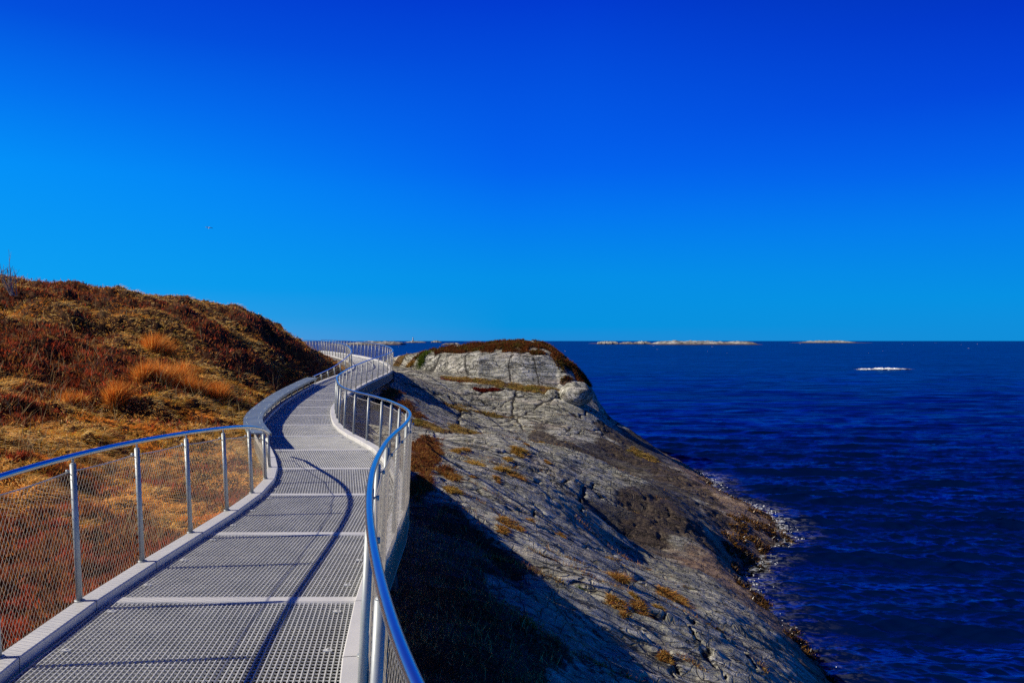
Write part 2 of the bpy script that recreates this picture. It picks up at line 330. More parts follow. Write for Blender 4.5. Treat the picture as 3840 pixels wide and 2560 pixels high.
# ------------------------------------------------------------------ large-scale terrain
G = np.array([
 (-3.6, 1, -.4), (-3.8, 4, -.34), (-3.9, 7, -.30), (-3.9, 10, -.28), (-4.9, 5, -.45), (-5, 8.5, -.4), (-5, 12, -.2), (-5.5, 14.5, -.02), (-6.4, 17, .12), (-7, 20, .32), (-7.4, 22, .5), (-7.8, 25, .45), (-8.1, 28, .5), (-8.1, 31, .65),
 (-16.9, 26, 4.0), (-13, 20, 2.2), (-10.4, 16, .95), (-7.1, 11, .25), (-6, 8, -.2), (-6.5, 5, -.3), (-9, 8, .3), (-12, 12, 1.5), (-14.5, 30, 3.86), (-11.6, 24, 2.25), (-8.7, 18, .79), (-6.8, 14, .15),
 (-12.3, 32, 3.52), (-9.6, 25, 1.7), (-7.7, 20, .66), (-11.2, 33, 3.35), (-8.9, 27, 1.6), (-9.77, 33, 2.59), (-8.6, 30, 1.35), (-9.0, 33, 2.04), (-8.5, 34, 1.44), (-8.1, 36, 1.02),
 (-8.8, 39, .75), (-9.2, 42, .62), (-12, 42, 2.2), (-11, 38, 2.6), (-16, 45, 2.0), (-20, 38, 3.6), (-26, 28, 5), (-30, 40, 3.2), (-22, 20, 3.8), (-14, 52, .0), (-12, 60, -2), (-20, 70, -3), (-25, 60, 0), (-10, 50, .2), (-9, 56, -1.5), (-10, 65, -4), (-14, 78, -6), (-30, 75, -4),
 (-1.39, 14.11, -.63), (-.86, 13.38, -.83), (-.54, 12.79, -.93), (.16, 11.89, -1.25), (.73, 10.71, -1.47), (1.23, 9.99, -1.75), (1.85, 9.45, -2.15), (.1, 8.3, -1.15), (-2.1, 22.9, -1.0), (-1.5, 21, -1.15), (-2.6, 26, -1.2), (-2.95, 30, -1.05), (-4.34, 30.65, -.3), (-3.83, 32.35, -.5), (-2.98, 33.2, -1.06), (-2.28, 34, -1.5), (-1.6, 34.6, -1.95), (0, 6, -1.25), (.5, 4.5, -1.7), (1.5, 6, -2.3), (3, 8, -2.9), (-2.2, 5, -.85), (-2.2, 8, -.65), (-2.2, 10.5, -.45), (0, 1.5, -1.5), (0, -2, -1.8), (3, 2, -3.2), (6, 4, -4.8), (-3, -2, -1),
 (6.5, 16.1, SEA), (6.58, 17.7, SEA), (6.65, 19.3, SEA), (6.73, 21.2, SEA), (6.9, 23.6, SEA), (8.45, 25.75, SEA), (9.56, 27.7, SEA), (10.2, 31.5, SEA), (9.9, 34, SEA), (9.9, 40, SEA), (6.3, 13, SEA), (6.2, 10, SEA),
 (8.7, 41, -4.44), (7.5, 42, -3.78), (6.27, 43, -2.85), (8, 50, -6.5), (10, 46, -6.5), (12, 36, -6.5), (12, 28, -6.5), (9, 21, -6.6), (8.5, 15, -6.6), (8, 9, -6.6), (14, 20, -8), (16, 40, -9), (9, 0, -7),
 (4.95, 14.2, -3.8), (4.6, 16, -3.5), (5.6, 24, -3.6), (3.33, 22, -3.75), (2.65, 17.5, -2.95), (4.5, 30, -3.2), (5.75, 38, -3.15), (7.6, 31, -4.1), (7.3, 35, -3.9), (3.8, 12, -2.95), (4.05, 14, -3.15), (3.2, 12.6, -2.7), (5.4, 19, -4.2), (3.0, 9.8, -2.55),
 (2.88, 41.8, -.76), (2.5, 37, -2.08), (1.85, 27, -1.8), (2, 31, -2.6), (2.2, 34, -2.45), (4.6, 33, -3.7), (1.27, 18.5, -1.8), (.99, 14.5, -1.75), (-.36, 25, -1.05), (-.4, 29, -1.85), (-.5, 34, -1.95), (-.55, 38, -1.5), (-.27, 19, -1.1), (-.57, 40, -.41), (-3.4, 35, -1.2), (-3.7, 38, -.5), (-3.95, 41, -.0),
 (-5.37, 38, .28), (-4.9, 33, -.1), (-4.6, 29, -.4), (-6.3, 30, -.1), (-6.3, 34, .05), (-6.3, 25, -.05), (-5.6, 22, -.2), (-4.6, 17, -.35), (-3.4, 14, -.3), (-8, 40, .45), (.56, 42, -.43), (-1.8, 42.2, -.08), (2.4, 42, -.6), (3.6, 40, -1.19), (4.6, 41, -1.9), (5.2, 42, -2.3),
 (0, 50, -.6), (0, 58, -4), (4, 52, -4), (-5, 50, .2), (-5, 56, -2), (-5, 65, -5), (6, 48, -4.8), (2, 46, -.8), (-3, 46, .2), (4.5, 45.5, -2.5)])
K = np.array([(-7.5, 46, .9), (-6.7, 44.5, .98), (-5.7, 46, 1.08), (-4.4, 45, 1.42), (-3, 43.6, 1.1), (-1.8, 43, 1.19), (-1.93, 46, 1.77), (.36, 46, 1.93), (.56, 43, 1.26), (2.0, 43, 1.05), (2.4, 46, 1.50), (3.0, 43.2, .65), (3.74, 44, .30), (3.6, 42.3, -.3), (4.54, 43.5, -.86), (5.1, 43, -2.14), (5.6, 44, -3.2), (4.3, 42, -1.1), (0, 50, 1.0), (0, 56, -3), (4.5, 48, -1.5), (6, 47, -4.5), (-5, 51, .2), (-5, 58, -3), (-9, 50, 0), (-10, 44.5, .5)])
def rbf(P, c):
    X, Z = P[:, :2], P[:, 2]; n = len(P)
    D = np.sqrt(((X[:, None]-X[None])**2).sum(-1)+c*c)
    A = np.zeros((n+3, n+3)); A[:n, :n] = D-np.eye(n)*.04; A[:n, n] = 1; A[:n, n+1:] = X; A[n, :n] = 1; A[n+1:, :n] = X.T
    w = np.linalg.solve(A, np.concatenate([Z, [0, 0, 0]]))
    def f(x, y):
        s = w[n]+w[n+1]*x+w[n+2]*y
        for i in range(n): s = s+w[i]*np.sqrt((x-X[i, 0])**2+(y-X[i, 1])**2+c*c)
        return s
    return f
fG = rbf(G, .8); fK = rbf(K, .5)
GX = np.arange(-40, 18, .1); GY = np.arange(-4, 84, .1)
gx, gy = np.meshgrid(GX, GY)
HG = fG(gx, gy)
Yb = np.interp(gx, [-7.5, -6, -4, -1.8, .5, 2.4, 3.6, 4.6, 5.4], [46, 44.6, 43.3, 42.2, 42.0, 42.0, 41.4, 41.3, 42.2])+.22*noise(gx*.45, gx*0+3.3, 5)
mk = sst(0, .65, gy-Yb)*sst(-9, -6.5, gx)*(1-sst(5.6, 6.6, gx))
HK = fK(gx, gy)
HG = HG*(1-mk)+np.maximum(HG, HK)*mk
# keep the ground clear of the deck
yc = np.clip(gy, -3, 67.9)
dist = np.maximum(np.interp(yc, YG, LX)-.35-gx, gx-np.interp(yc, YG, RX)-.35)
lim = zd(yc)-.32+np.clip(dist, 0, 9)*1.5
inY = (gy < 60)
HG = np.where(inY & (HG > lim), lim, HG)
def terr0(x, y):
    fx = np.clip((np.asarray(x, float)-GX[0])/.1, 0, len(GX)-1.001); fy = np.clip((np.asarray(y, float)-GY[0])/.1, 0, len(GY)-1.001)
    i = fx.astype(int); j = fy.astype(int); u = fx-i; v = fy-j
    return (HG[j, i]*(1-u)+HG[j, i+1]*u)*(1-v)+(HG[j+1, i]*(1-u)+HG[j+1, i+1]*u)*v
XC = (RX+LX)/2
def xc(y): return np.interp(y, YG, XC)
def corridor(x, y):
    return np.maximum(np.interp(y, YG, LX)-x, x-np.interp(y, YG, RX))   # >0 outside the deck
def hillw(x, y): return 1-sst(-.9, .9, x-xc(y))
def detail(x, y):
    w = hillw(x, y)
    c = sst(-.1, 1.2, corridor(x, y))*.8+.2
    hd = .26*fbm(x*.55, y*.55, 3, 3)+.14*np.abs(fbm(x*1.9, y*1.9, 3, 9))-.20
    wx = x+.5*noise(x*.5, y*.5, 21); wy = y+.45*noise(x*.35, y*.5, 22)
    rd = .09*fbm(wx*.28, wy*.9, 3, 31)+.04*fbm(wx*.8, wy*3.4, 3, 41)+.03*fbm(wx*2.2, wy*7, 3, 51)
    st = wy*.9+.2*wx+.8*noise(wx*.2, wy*.3, 8); fr = st-np.floor(st)
    rd = rd+.12*(sst(.0, .88, fr)-sst(.88, 1.0, fr))*(.4+.6*sst(-.2, .4, noise(wx*.25, wy*.3, 77)))   # ledges
    for sd, sx, sy, a in ((61, .12, 1.1, .05),):
        nn = noise(wx*sx, wy*sy, sd); rd = rd-a*np.exp(-(nn/.022)**2)
    return c*(w*hd+(1-w)*rd)
def terr(x, y): return terr0(x, y)+detail(x, y)
def hit(px, py, scale=3840/2352):
    """pixel of the 2352-wide view -> point on the terrain"""
    u = (px*scale-CX)/F; v = (py*scale-CY)/F
    ys = np.arange(3.0, 78, .04); h = terr0(u*ys, ys); ray = EYE-v*ys
    k = np.argmax(h > ray)
    if not (h > ray).any(): k = int(np.argmin(np.abs(ray-h)))
    y = ys[k]; return u*y, y, float(h[k])
def wellipse(px, py, rx, ry):
    x, y, z = hit(px, py); x1, y1, _ = hit(px, py-ry); x2, y2, _ = hit(px, py+ry)
    return x, y, max(rx*(3840/2352)*y/F, .08), float(np.clip((abs(y1-y)+abs(y-y2))/2, .1, 4))
def inell(E, x, y):
    """max over ellipses of 1 at the centre, 0 at twice the radius"""
    s = np.zeros_like(np.asarray(x, float))
    for (a, b, rx, ry) in E:
        r = np.sqrt(((x-a)/rx)**2+((y-b)/ry)**2); s = np.maximum(s, 1-sst(.5, 1.5, r))
    return s
# patches of vegetation on the rock, given where the photo shows them
heath_cap = [wellipse(*e) for e in [(1050, 803, 60, 8), (1130, 795, 75, 9), (1200, 793, 75, 8), (1265, 800, 40, 8), (1118, 810, 14, 5), (1185, 806, 30, 5), (1235, 812, 18, 6), (1292, 826, 25, 16), (1330, 862, 16, 25), (1300, 873, 14, 9), (960, 818, 35, 5), (1345, 870, 10, 30)]]
red_strip = [wellipse(*e) for e in [(1125, 897, 32, 3), (1060, 880, 40, 2), (1100, 883, 16, 2)]]
tan_grass = [wellipse(*e) for e in [(1050, 875, 40, 4), (1110, 880, 40, 5), (1180, 890, 60, 5), (1240, 897, 40, 6), (1010, 990, 60, 6), (960, 975, 25, 8), (1070, 994, 40, 4), (935, 815, 20, 4), (915, 835, 18, 10), (1120, 955, 60, 3), (1050, 940, 30, 3), (1480, 1050, 40, 4)]]
brown_veg = [wellipse(*e) for e in [(975, 1030, 28, 22), (985, 1070, 22, 25), (960, 1055, 30, 35), (900, 905, 22, 20), (930, 935, 22, 16), (960, 955, 22, 8), (885, 880, 12, 12), (1020, 1090, 20, 8), (960, 1120, 30, 30)]]
stain_e = [wellipse(*e) for e in [(1330, 1035, 80, 9), (1440, 1045, 80, 18), (1550, 1100, 55, 20), (1500, 1170, 75, 35), (1480, 1230, 55, 25), (1430, 1015, 45, 10), (1250, 1020, 40, 5), (1400, 990, 40, 10), (1600, 1130, 40, 20), (1640, 1180, 40, 18), (1600, 1225, 60, 22)]]
CR = [[(985, 895), (1040, 940), (1100, 965)], [(1065, 905), (1130, 893), (1200, 903)], [(1115, 945), (1175, 915), (1260, 908)], [(1150, 975), (1230, 935), (1330, 918)], [(1000, 925), (1080, 930), (1190, 955), (1300, 985), (1390, 1000)], [(1030, 905), (1060, 950), (1050, 985)], [(1190, 900), (1175, 940), (1200, 985)], [(1260, 930), (1330, 960), (1400, 965)], [(1330, 930), (1370, 950), (1440, 985)], [(1290, 1000), (1350, 988), (1420, 1000)], [(930, 880), (1000, 905), (1090, 915), (1160, 935)],
      [(1075, 815), (1068, 840), (1078, 865)], [(1180, 818), (1168, 850), (1172, 880)], [(1225, 830), (1238, 885)], [(1010, 820), (990, 850)],
      [(1010, 1110), (1100, 1130), (1180, 1170), (1250, 1180)], [(1140, 1080), (1230, 1110), (1350, 1130), (1450, 1180)], [(1100, 1060), (1200, 1075), (1290, 1110), (1380, 1120)], [(1240, 1220), (1330, 1250), (1450, 1290), (1540, 1330)], [(1180, 1220), (1280, 1270), (1370, 1300)], [(1400, 1330), (1480, 1332), (1560, 1370), (1640, 1400)], [(1380, 1400), (1480, 1430), (1560, 1440)], [(1560, 1440), (1620, 1500), (1660, 1560)], [(1470, 1460), (1540, 1500), (1560, 1560)], [(1640, 1440), (1690, 1500), (1740, 1555)], [(1300, 1330), (1370, 1350), (1420, 1390)], [(1330, 1180), (1400, 1200), (1450, 1230)], [(1070, 1030), (1150, 1040), (1230, 1045)], [(1500, 1380), (1560, 1400), (1600, 1450)]]
CS = []
for pl in CR:
    w = [hit(*p)[:2] for p in pl]
    for a, b_ in zip(w[:-1], w[1:]):
        if math.dist(a, b_) < 9: CS.append((a, b_))
def crackf(x, y):
    x = np.asarray(x, float); y = np.asarray(y, float); out = np.zeros_like(x)
    jx = x+.10*fbm(x*2.2, y*2.2, 3, 811); jy = y+.14*fbm(x*2.2, y*2.2, 3, 812)
    for (ax, ay), (bx, by) in CS:
        k = (x > min(ax, bx)-.4) & (x < max(ax, bx)+.4) & (y > min(ay, by)-.4) & (y < max(ay, by)+.4)
        if not k.any(): continue
        px, py = jx[k]-ax, jy[k]-ay; dx, dy = bx-ax, by-ay
        t = np.clip((px*dx+py*dy)/(dx*dx+dy*dy), 0, 1); d = np.hypot(px-t*dx, py-t*dy)
        w = .016+.0011*y[k]
        out[k] = np.maximum(out[k], np.exp(-(d/w)**2))
    return out
def veg_rock(x, y):
    v = np.maximum.reduce([inell(heath_cap, x, y), inell(red_strip, x, y), inell(tan_grass, x, y), inell(brown_veg, x, y)])
    d = x-np.interp(y, YG, RX)
    near = (1-sst(.9, 2.0, d+.7*fbm(x*.7, y*.7, 3, 91)))*sst(1, 2.5, y)*(1-sst(11.5, 14, y))
    return np.maximum(v, near)

# ------------------------------------------------------------------ ground meshes
def polar(u, y):
    U, Y = np.meshgrid(u, y); X = U*Y
    n, m = len(y), len(u)
    i = np.arange(n-1)[:, None]*m; j = np.arange(m-1)[None]
    Q = np.stack([i+j, i+j+1, i+m+j+1, i+m+j], -1).reshape(-1, 4)
    return X.ravel(), Y.ravel(), Q
def sub(X, Y, Z, Q, keep, **at):
    Q = Q[keep]; used = np.unique(Q); re = np.zeros(len(X), np.int64); re[used] = np.arange(len(used))
    return np.stack([X[used], Y[used], Z[used]], 1), re[Q], {k: v[used] for k, v in at.items()}
# rock shore
rows = np.concatenate([np.geomspace(.6, 8, 110)[:-1], np.arange(8, 24, .045), np.arange(24, 41, .06), np.arange(41, 43.6, .025), np.arange(43.6, 50, .06), np.arange(50, 80, .5)])
cols = np.concatenate([np.linspace(-2.2, -.35, 80)[:-1], np.linspace(-.35, .46, 620), np.linspace(.462, 1.4, 60)])
X, Y, Q = polar(cols, rows)
crk = crackf(X, Y); stn = inell(stain_e, X, Y)
blk_ = np.abs(fbm(X*.7, Y*1.8, 4, 821))
Z = terr(X, Y)-.07*crk*(1-.7*sst(40.5, 42, Y))-.09*sst(.15, .8, stn)*(1-sst(0, .22, blk_))
cx_ = X[Q].mean(1); cy_ = Y[Q].mean(1)
keep = (cx_ > xc(cy_)) & (Z[Q].max(1) > SEA-2.2)
veg = veg_rock(X, Y)
V, Qs, at = sub(X, Y, Z, Q, keep, veg=veg, crack=crk, stain=stn)
rock = tag(mesh_np('rock_shore', V, Qs, M['rock'], smooth=True, attr=at), 'grey layered coastal rock sloping from the walkway down to the sea', kind='structure')
# heath hill
rows = np.concatenate([np.geomspace(.6, 50, 520)[:-1], np.linspace(50, 80, 50)])
cols = np.concatenate([np.linspace(-3.5, -.75, 80)[:-1], np.linspace(-.75, -.1, 420)[:-1], np.linspace(-.1, 2.2, 40)])
X, Y, Q = polar(cols, rows); Z = terr(X, Y)-.012
cx_ = X[Q].mean(1); cy_ = Y[Q].mean(1)
V, Qs, at = sub(X, Y, Z, Q, cx_ < xc(cy_)+.03)
hill = tag(mesh_np('hill', V, Qs, M['soil'], smooth=True), 'low hill of heather and dry grass left of the walkway', kind='structure')

# ------------------------------------------------------------------ scattered plants
def tris(P, D, W, C, name, mat=M['leaf'], parent=None, bend=None, ploc=None):
    """P base points, D length vectors, W half-width vectors; two-piece bent blades when bend is given"""
    n = len(P)
    if bend is None:
        V = np.stack([P-W, P+W, P+D], 1).reshape(-1, 3); T = np.arange(3*n).reshape(-1, 3)
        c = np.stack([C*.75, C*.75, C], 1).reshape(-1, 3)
    else:
        Mi = P+D*.55; T2 = P+D+bend
        V = np.stack([P-W, P+W, Mi-W*.7, Mi+W*.7, T2], 1).reshape(-1, 3)
        f = np.array([[0, 1, 3], [0, 3, 2], [2, 3, 4]]); T = (f[None]+5*np.arange(n)[:, None, None]).reshape(-1, 3)
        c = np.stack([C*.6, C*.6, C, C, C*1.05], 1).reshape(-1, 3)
    return mesh_np(name, V, T, mat, parent, col=c, ploc=ploc)
def unit(v): return v/(np.linalg.norm(v, axis=1)[:, None]+1e-9)
def tnormal(x, y, e=.12):
    zx = (terr(x+e, y)-terr(x-e, y))/(2*e); zy = (terr(x, y+e)-terr(x, y-e))/(2*e)
    return unit(np.stack([-zx, -zy, np.ones_like(zx)], 1))
# where heather dominates on the hill
heather_spots = [wellipse(*e) for e in [(60, 680, 90, 25), (180, 655, 110, 15), (60, 800, 150, 60), (190, 830, 110, 40), (250, 860, 80, 35), (420, 720, 90, 14), (600, 745, 70, 20), (520, 770, 60, 18), (660, 800, 70, 35), (590, 830, 70, 30), (700, 840, 60, 25), (640, 880, 60, 22), (30, 740, 60, 30), (330, 690, 60, 8), (560, 870, 30, 12), (100, 900, 60, 20), (20, 1040, 60, 15), (560, 940, 40, 10), (370, 950, 30, 8), (215, 975, 30, 10)]]
heather_spots += [(-5.5, 6.5, 1.6, 1.7), (-4.6, 4.5, 1.2, 1.3), (-5.5, 9.6, 1.0, .9), (-4.5, 8.4, .9, 1.0), (-8.0, 9.5, 1.2, 1.0), (-7.2, 7, 1.3, 1.5), (-4.6, 5.2, 1.6, 2.6), (-5.6, 7.2, 1.4, 1.2), (-4.7, 9.3, .8, .9), (-4.3, 7.5, .7, 1.2)]
grass_spots = [wellipse(*e) for e in [(330, 760, 110, 22), (430, 790, 60, 30), (150, 1000, 160, 45), (400, 1000, 160, 40), (530, 930, 60, 25), (460, 860, 60, 40), (280, 730, 60, 14), (560, 715, 60, 6), (200, 705, 80, 6)]]
near_dark = [(-4.9, 5.5, 1.7, 2.2), (-4.6, 8.6, .9, 1.3), (-6.2, 7.2, 1.3, 1.0), (-6.2, 8.9, 1.2, .9)]
def heather_w(x, y):
    a = inell(heather_spots, x, y); g = inell(grass_spots, x, y)
    w = .42+.55*a-.5*g+.9*inell(near_dark, x, y)+.75*fbm(x*.45, y*.45, 4, 121)+.35*noise(x*2.2, y*2.2, 131)
    return sst(.22, .80, w)
tan = np.array([(.92, .50, .11), (.86, .42, .08), (.95, .68, .25), (.72, .38, .06), (.60, .38, .05), (.92, .34, .04)])
red = np.array([(.34, .06, .018), (.15, .022, .009), (.52, .18, .03), (.06, .012, .008), (.32, .13, .03), (.50, .08, .025)])
def pick(pal, n, x, y, jit=.3, f=1.2, seed=5):
    k = (fbm(x*f, y*f, 3, seed)*.9+.5)*len(pal)+rng.normal(0, .9, n)
    c = pal[np.clip(k.astype(int), 0, len(pal)-1)]
    return c*np.clip(1+rng.normal(0, jit, n), .35, 2)[:, None]
def scatter(n, ulo, uhi, y0, y1, cond):
    u = rng.uniform(ulo, uhi, n); y = 1/rng.uniform(1/y1, 1/y0, n)**1.0
    x = u*y; k = cond(x, y); return x[k], y[k]
hcond = lambda x, y: (corridor(x, y) > .12) & (x < xc(y))
def vegetate(x, y, hw, name, label, gscale=1.0):
    z = terr(x, y)-.01; nr = tnormal(x, y); n = len(x)
    P = np.stack([x, y, z], 1); sz = (.8+.035*y)
    isH = rng.uniform(size=n) < hw
    # heather: upright little sprigs
    k = isH; m = k.sum()
    D = unit(nr[k]*.8+rng.normal(0, .45, (m, 3))+[0, 0, .45])*(rng.uniform(.04, .12, m)*(1+.8*sst(-.1, .6, noise(x[k]*1.6, y[k]*1.6, 44))))[:, None]
    W = unit(rng.normal(0, 1, (m, 3)))*(rng.uniform(.006, .016, m)*sz[k])[:, None]
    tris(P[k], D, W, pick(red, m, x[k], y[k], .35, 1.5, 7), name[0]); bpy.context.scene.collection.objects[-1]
    h = tag(COL.objects[-1], label[0], 'heather', kind='stuff')
    k = ~isH; m = k.sum()
    sl = nr[k]*[1, 1, 0]
    wind = np.stack([np.cos(noise(x[k]*.5, y[k]*.5, 71)*3.5), np.sin(noise(x[k]*.5, y[k]*.5, 72)*3.5), np.zeros(m)], 1)
    D = unit(nr[k]*.45+sl*1.2+wind*.4+rng.normal(0, .5, (m, 3)))
    ln = rng.uniform(.05, .17, m)*gscale; D = D*ln[:, None]; D[:, 2] = np.abs(D[:, 2])*.8+.02
    W = unit(np.cross(D, rng.normal(0, 1, (m, 3))))*(rng.uniform(.0022, .0045, m)*sz[k]*1.2)[:, None]
    B = (wind*.08+sl*.1)*ln[:, None]/.2; B[:, 2] = -ln*.32
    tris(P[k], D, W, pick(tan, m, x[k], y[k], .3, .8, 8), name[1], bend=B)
    tag(COL.objects[-1], label[1], 'grass', kind='stuff')
NH = 620000
x, y = scatter(NH, -.75, -.08, 4.0, 46, hcond)
vegetate(x, y, heather_w(x, y), ('heather', 'dry_grass'), ('dark red heather covering the hill left of the walkway', 'tan dry grass between the heather on the hill'))
# plants on the rock
def veg_on_rock(E, n, pal, name, label, cat, grass, h0, h1, sd):
    E = np.array(E); ar = E[:, 2]*E[:, 3]/E[:, 1]**1.2; k = rng.choice(len(E), n, p=ar/ar.sum())
    r = np.sqrt(rng.uniform(size=n))*1.25; th = rng.uniform(0, 2*PI, n)
    x = E[k, 0]+E[k, 2]*r*np.cos(th); y = E[k, 1]+E[k, 3]*r*np.sin(th)
    ok = (inell(E, x, y)+1.0*fbm(x*1.5, y*1.5, 4, sd) > .48) & (corridor(x, y) > .1); x = x[ok]; y = y[ok]; m = len(x)
    P = np.stack([x, y, terr(x, y)-.01], 1); nr = tnormal(x, y); sz = .8+.035*y
    if grass:
        D = unit(nr*.6+rng.normal(0, .5, (m, 3))+[0, 0, .3])*rng.uniform(h0, h1, m)[:, None]; D[:, 2] = np.abs(D[:, 2])
        W = unit(np.cross(D, rng.normal(0, 1, (m, 3))))*(rng.uniform(.0025, .005, m)*sz)[:, None]
        B = rng.normal(0, .05, (m, 3)); B[:, 2] = -.3*np.linalg.norm(D, axis=1)
    else:
        D = unit(nr+rng.normal(0, .45, (m, 3)))*rng.uniform(h0, h1, m)[:, None]
        W = unit(rng.normal(0, 1, (m, 3)))*(rng.uniform(.008, .018, m)*sz)[:, None]; B = None
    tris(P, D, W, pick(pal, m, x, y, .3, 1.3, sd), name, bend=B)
    return tag(COL.objects[-1], label, cat, kind='stuff')
red2 = np.array([(.15, .05, .010), (.20, .035, .010), (.11, .075, .010), (.22, .07, .012), (.10, .02, .008), (.14, .09, .014)])
veg_on_rock(heath_cap, 42000, red2, 'heather', 'red and olive heather capping the rock knoll', 'heather', False, .06, .2, 201)
veg_on_rock(red_strip, 5000, np.array([(.16, .012, .006), (.24, .03, .01)]), 'heather', 'crimson heather strips below the knoll face', 'heather', False, .04, .1, 211)
veg_on_rock(tan_grass, 30000, np.array([(.42, .28, .07), (.50, .36, .12), (.36, .18, .04), (.30, .24, .05)]), 'dry_grass', 'tan grass in the ledges of the grey rock', 'grass', True, .05, .16, 221)
veg_on_rock(brown_veg, 34000, np.array([(.24, .09, .02), (.16, .03, .010), (.36, .19, .04), (.20, .05, .012)]), 'dry_grass', 'rusty brown grass and heather along the walkway edge of the rock', 'grass', True, .06, .18, 231)
# thin grass rooted in the cracks of the slab
x = rng.uniform(-4, 8, 900000); y = 1/rng.uniform(1/41, 1/8.5, 900000)
z = terr0(x, y); wx = x+.5*noise(x*.5, y*.5, 21); wy = y+.45*noise(x*.35, y*.5, 22)
k = (np.abs(noise(wx*.35, wy*1.1, 701)) < .035) & (noise(x*.6, y*.6, 702) > .12) & (z > -3.2) & (corridor(x, y) > .5) & (x > xc(y)) & ((y < 40) | (z < -.4))
x, y = x[k], y[k]; x += rng.normal(0, .02, len(x)); m = len(x); P = np.stack([x, y, terr(x, y)-.012], 1)
D = unit(rng.normal(0, .6, (m, 3))+[0, 0, .8])*rng.uniform(.03, .11, m)[:, None]; W = unit(np.cross(D, rng.normal(0, 1, (m, 3))))*(rng.uniform(.002, .004, m)*(.8+.035*y))[:, None]
tris(P, D, W, pick(np.array([(.42, .20, .03), (.30, .11, .02), (.50, .32, .08), (.20, .12, .03)]), m, x, y), 'dry_grass', bend=rng.normal(0, .02, (m, 3)))
tag(COL.objects[-1], 'thin brown grass rooted in the cracks of the rock slab', 'grass', kind='stuff')
# shaded plants under and beside the deck
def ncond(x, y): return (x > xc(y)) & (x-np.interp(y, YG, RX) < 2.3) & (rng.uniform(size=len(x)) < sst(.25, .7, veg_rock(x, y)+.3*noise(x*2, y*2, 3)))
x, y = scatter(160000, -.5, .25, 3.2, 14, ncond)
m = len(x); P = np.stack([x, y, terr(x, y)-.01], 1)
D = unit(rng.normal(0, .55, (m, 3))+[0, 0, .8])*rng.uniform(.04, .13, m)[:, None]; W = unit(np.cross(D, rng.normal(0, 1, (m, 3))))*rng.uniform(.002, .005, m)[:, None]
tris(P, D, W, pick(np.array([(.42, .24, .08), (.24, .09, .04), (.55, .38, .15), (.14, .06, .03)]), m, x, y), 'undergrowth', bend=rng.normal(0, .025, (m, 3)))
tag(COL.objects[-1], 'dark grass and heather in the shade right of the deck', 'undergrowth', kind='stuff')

# tussocks and tufts, each a thing
tuft_pal = {'rust': np.array([(.50, .22, .04), (.38, .15, .03), (.56, .34, .09), (.22, .09, .02), (.44, .30, .08)]), 'orange': np.array([(.84, .30, .035), (.70, .20, .02), (.88, .46, .10), (.48, .14, .015)]),
            'gold': np.array([(.55, .33, .06), (.46, .22, .03), (.36, .28, .05), (.62, .42, .12), (.25, .13, .03)]),
            'green': np.array([(.10, .16, .012), (.16, .20, .02), (.07, .11, .01)])}
def tuft(px, py, rx, ry, n, pal, label, name, cat, group, hgt, spread=.5):
    x0, y0, rxw, ryw = wellipse(px, py, rx, max(ry, 3)); ryw = min(ryw, rxw*1.6, 1.2); ryw = max(ryw, rxw*.4)
    # several crowns inside the ellipse make it uneven
    nc = max(3, int(n/90)); ca = rng.uniform(0, 2*PI, nc); cr = np.sqrt(rng.uniform(size=nc))*.8
    kx = x0+rxw*cr*np.cos(ca); ky = y0+ryw*cr*np.sin(ca); ch = rng.uniform(.6, 1.1, nc)
    k = rng.integers(0, nc, n); s = rxw*.28
    x = kx[k]+rng.normal(0, s*.5, n); y = ky[k]+rng.normal(0, s*.5, n)
    z0 = float(terr(np.array([x0]), np.array([y0]))[0]); P = np.stack([x, y, terr(x, y)-.015], 1)
    out = np.stack([x-kx[k], y-ky[k], np.zeros(n)], 1)/(s+1e-6)
    D = unit(out*spread+rng.normal(0, .28, (n, 3))+[0, 0, 1.0]); ln = hgt*ch[k]*rng.uniform(.5, 1.1, n); D *= ln[:, None]
    W = unit(np.cross(D, rng.normal(0, 1, (n, 3))))*(rng.uniform(.003, .006, n)*(.7+.04*y0))[:, None]
    B = out*ln[:, None]*.35*spread*2; B[:, 2] = -ln*rng.uniform(.05, .5, n)*min(1, spread*1.6)
    o_loc = (x0, y0, z0)
    C = tuft_pal[pal][rng.integers(0, len(tuft_pal[pal]), n)]*rng.uniform(.6, 1.3, n)[:, None]
    o = tris(P, D, W, C, name, bend=B, ploc=o_loc); o.location = o_loc
    return tag(o, label, cat, group)
g1 = 'orange grass tussocks on the hill'
for a in [(372, 797, 34, 26, 2600, 'orange', 'orange grass tussock highest up the hill, below the yellow grass slope', .66),
          (350, 875, 40, 34, 3000, 'orange', 'tall pale orange tussock left of the biggest one, halfway up the hill', .6),
          (402, 860, 40, 42, 4200, 'orange', 'biggest bright orange tussock, midway up the hill', .74),
          (440, 890, 24, 22, 1800, 'orange', 'small orange tussock touching the right side of the biggest one', .7),
          (492, 895, 32, 30, 2600, 'orange', 'orange tussock nearest the bench end, right of the others', .55),
          (270, 908, 20, 16, 1200, 'orange', 'lone orange tussock left of the rest, by the dark heather', .55),
          (165, 915, 26, 14, 900, 'orange', 'thin orange tussock beside the dark heather, leftmost on the hill', .40)]:
    tuft(*a[:7], 'grass_tussock', 'grass tussock', g1, a[7], .22)
g2 = 'grass tufts growing on the grey rock'
def s6(x, y): return ((1400+x/2.352)*.6125, (1240+y/2.352)*.6125)
def s7(x, y): return ((1400+x/1.3067)*.6125, (1800+y/1.3067)*.6125)
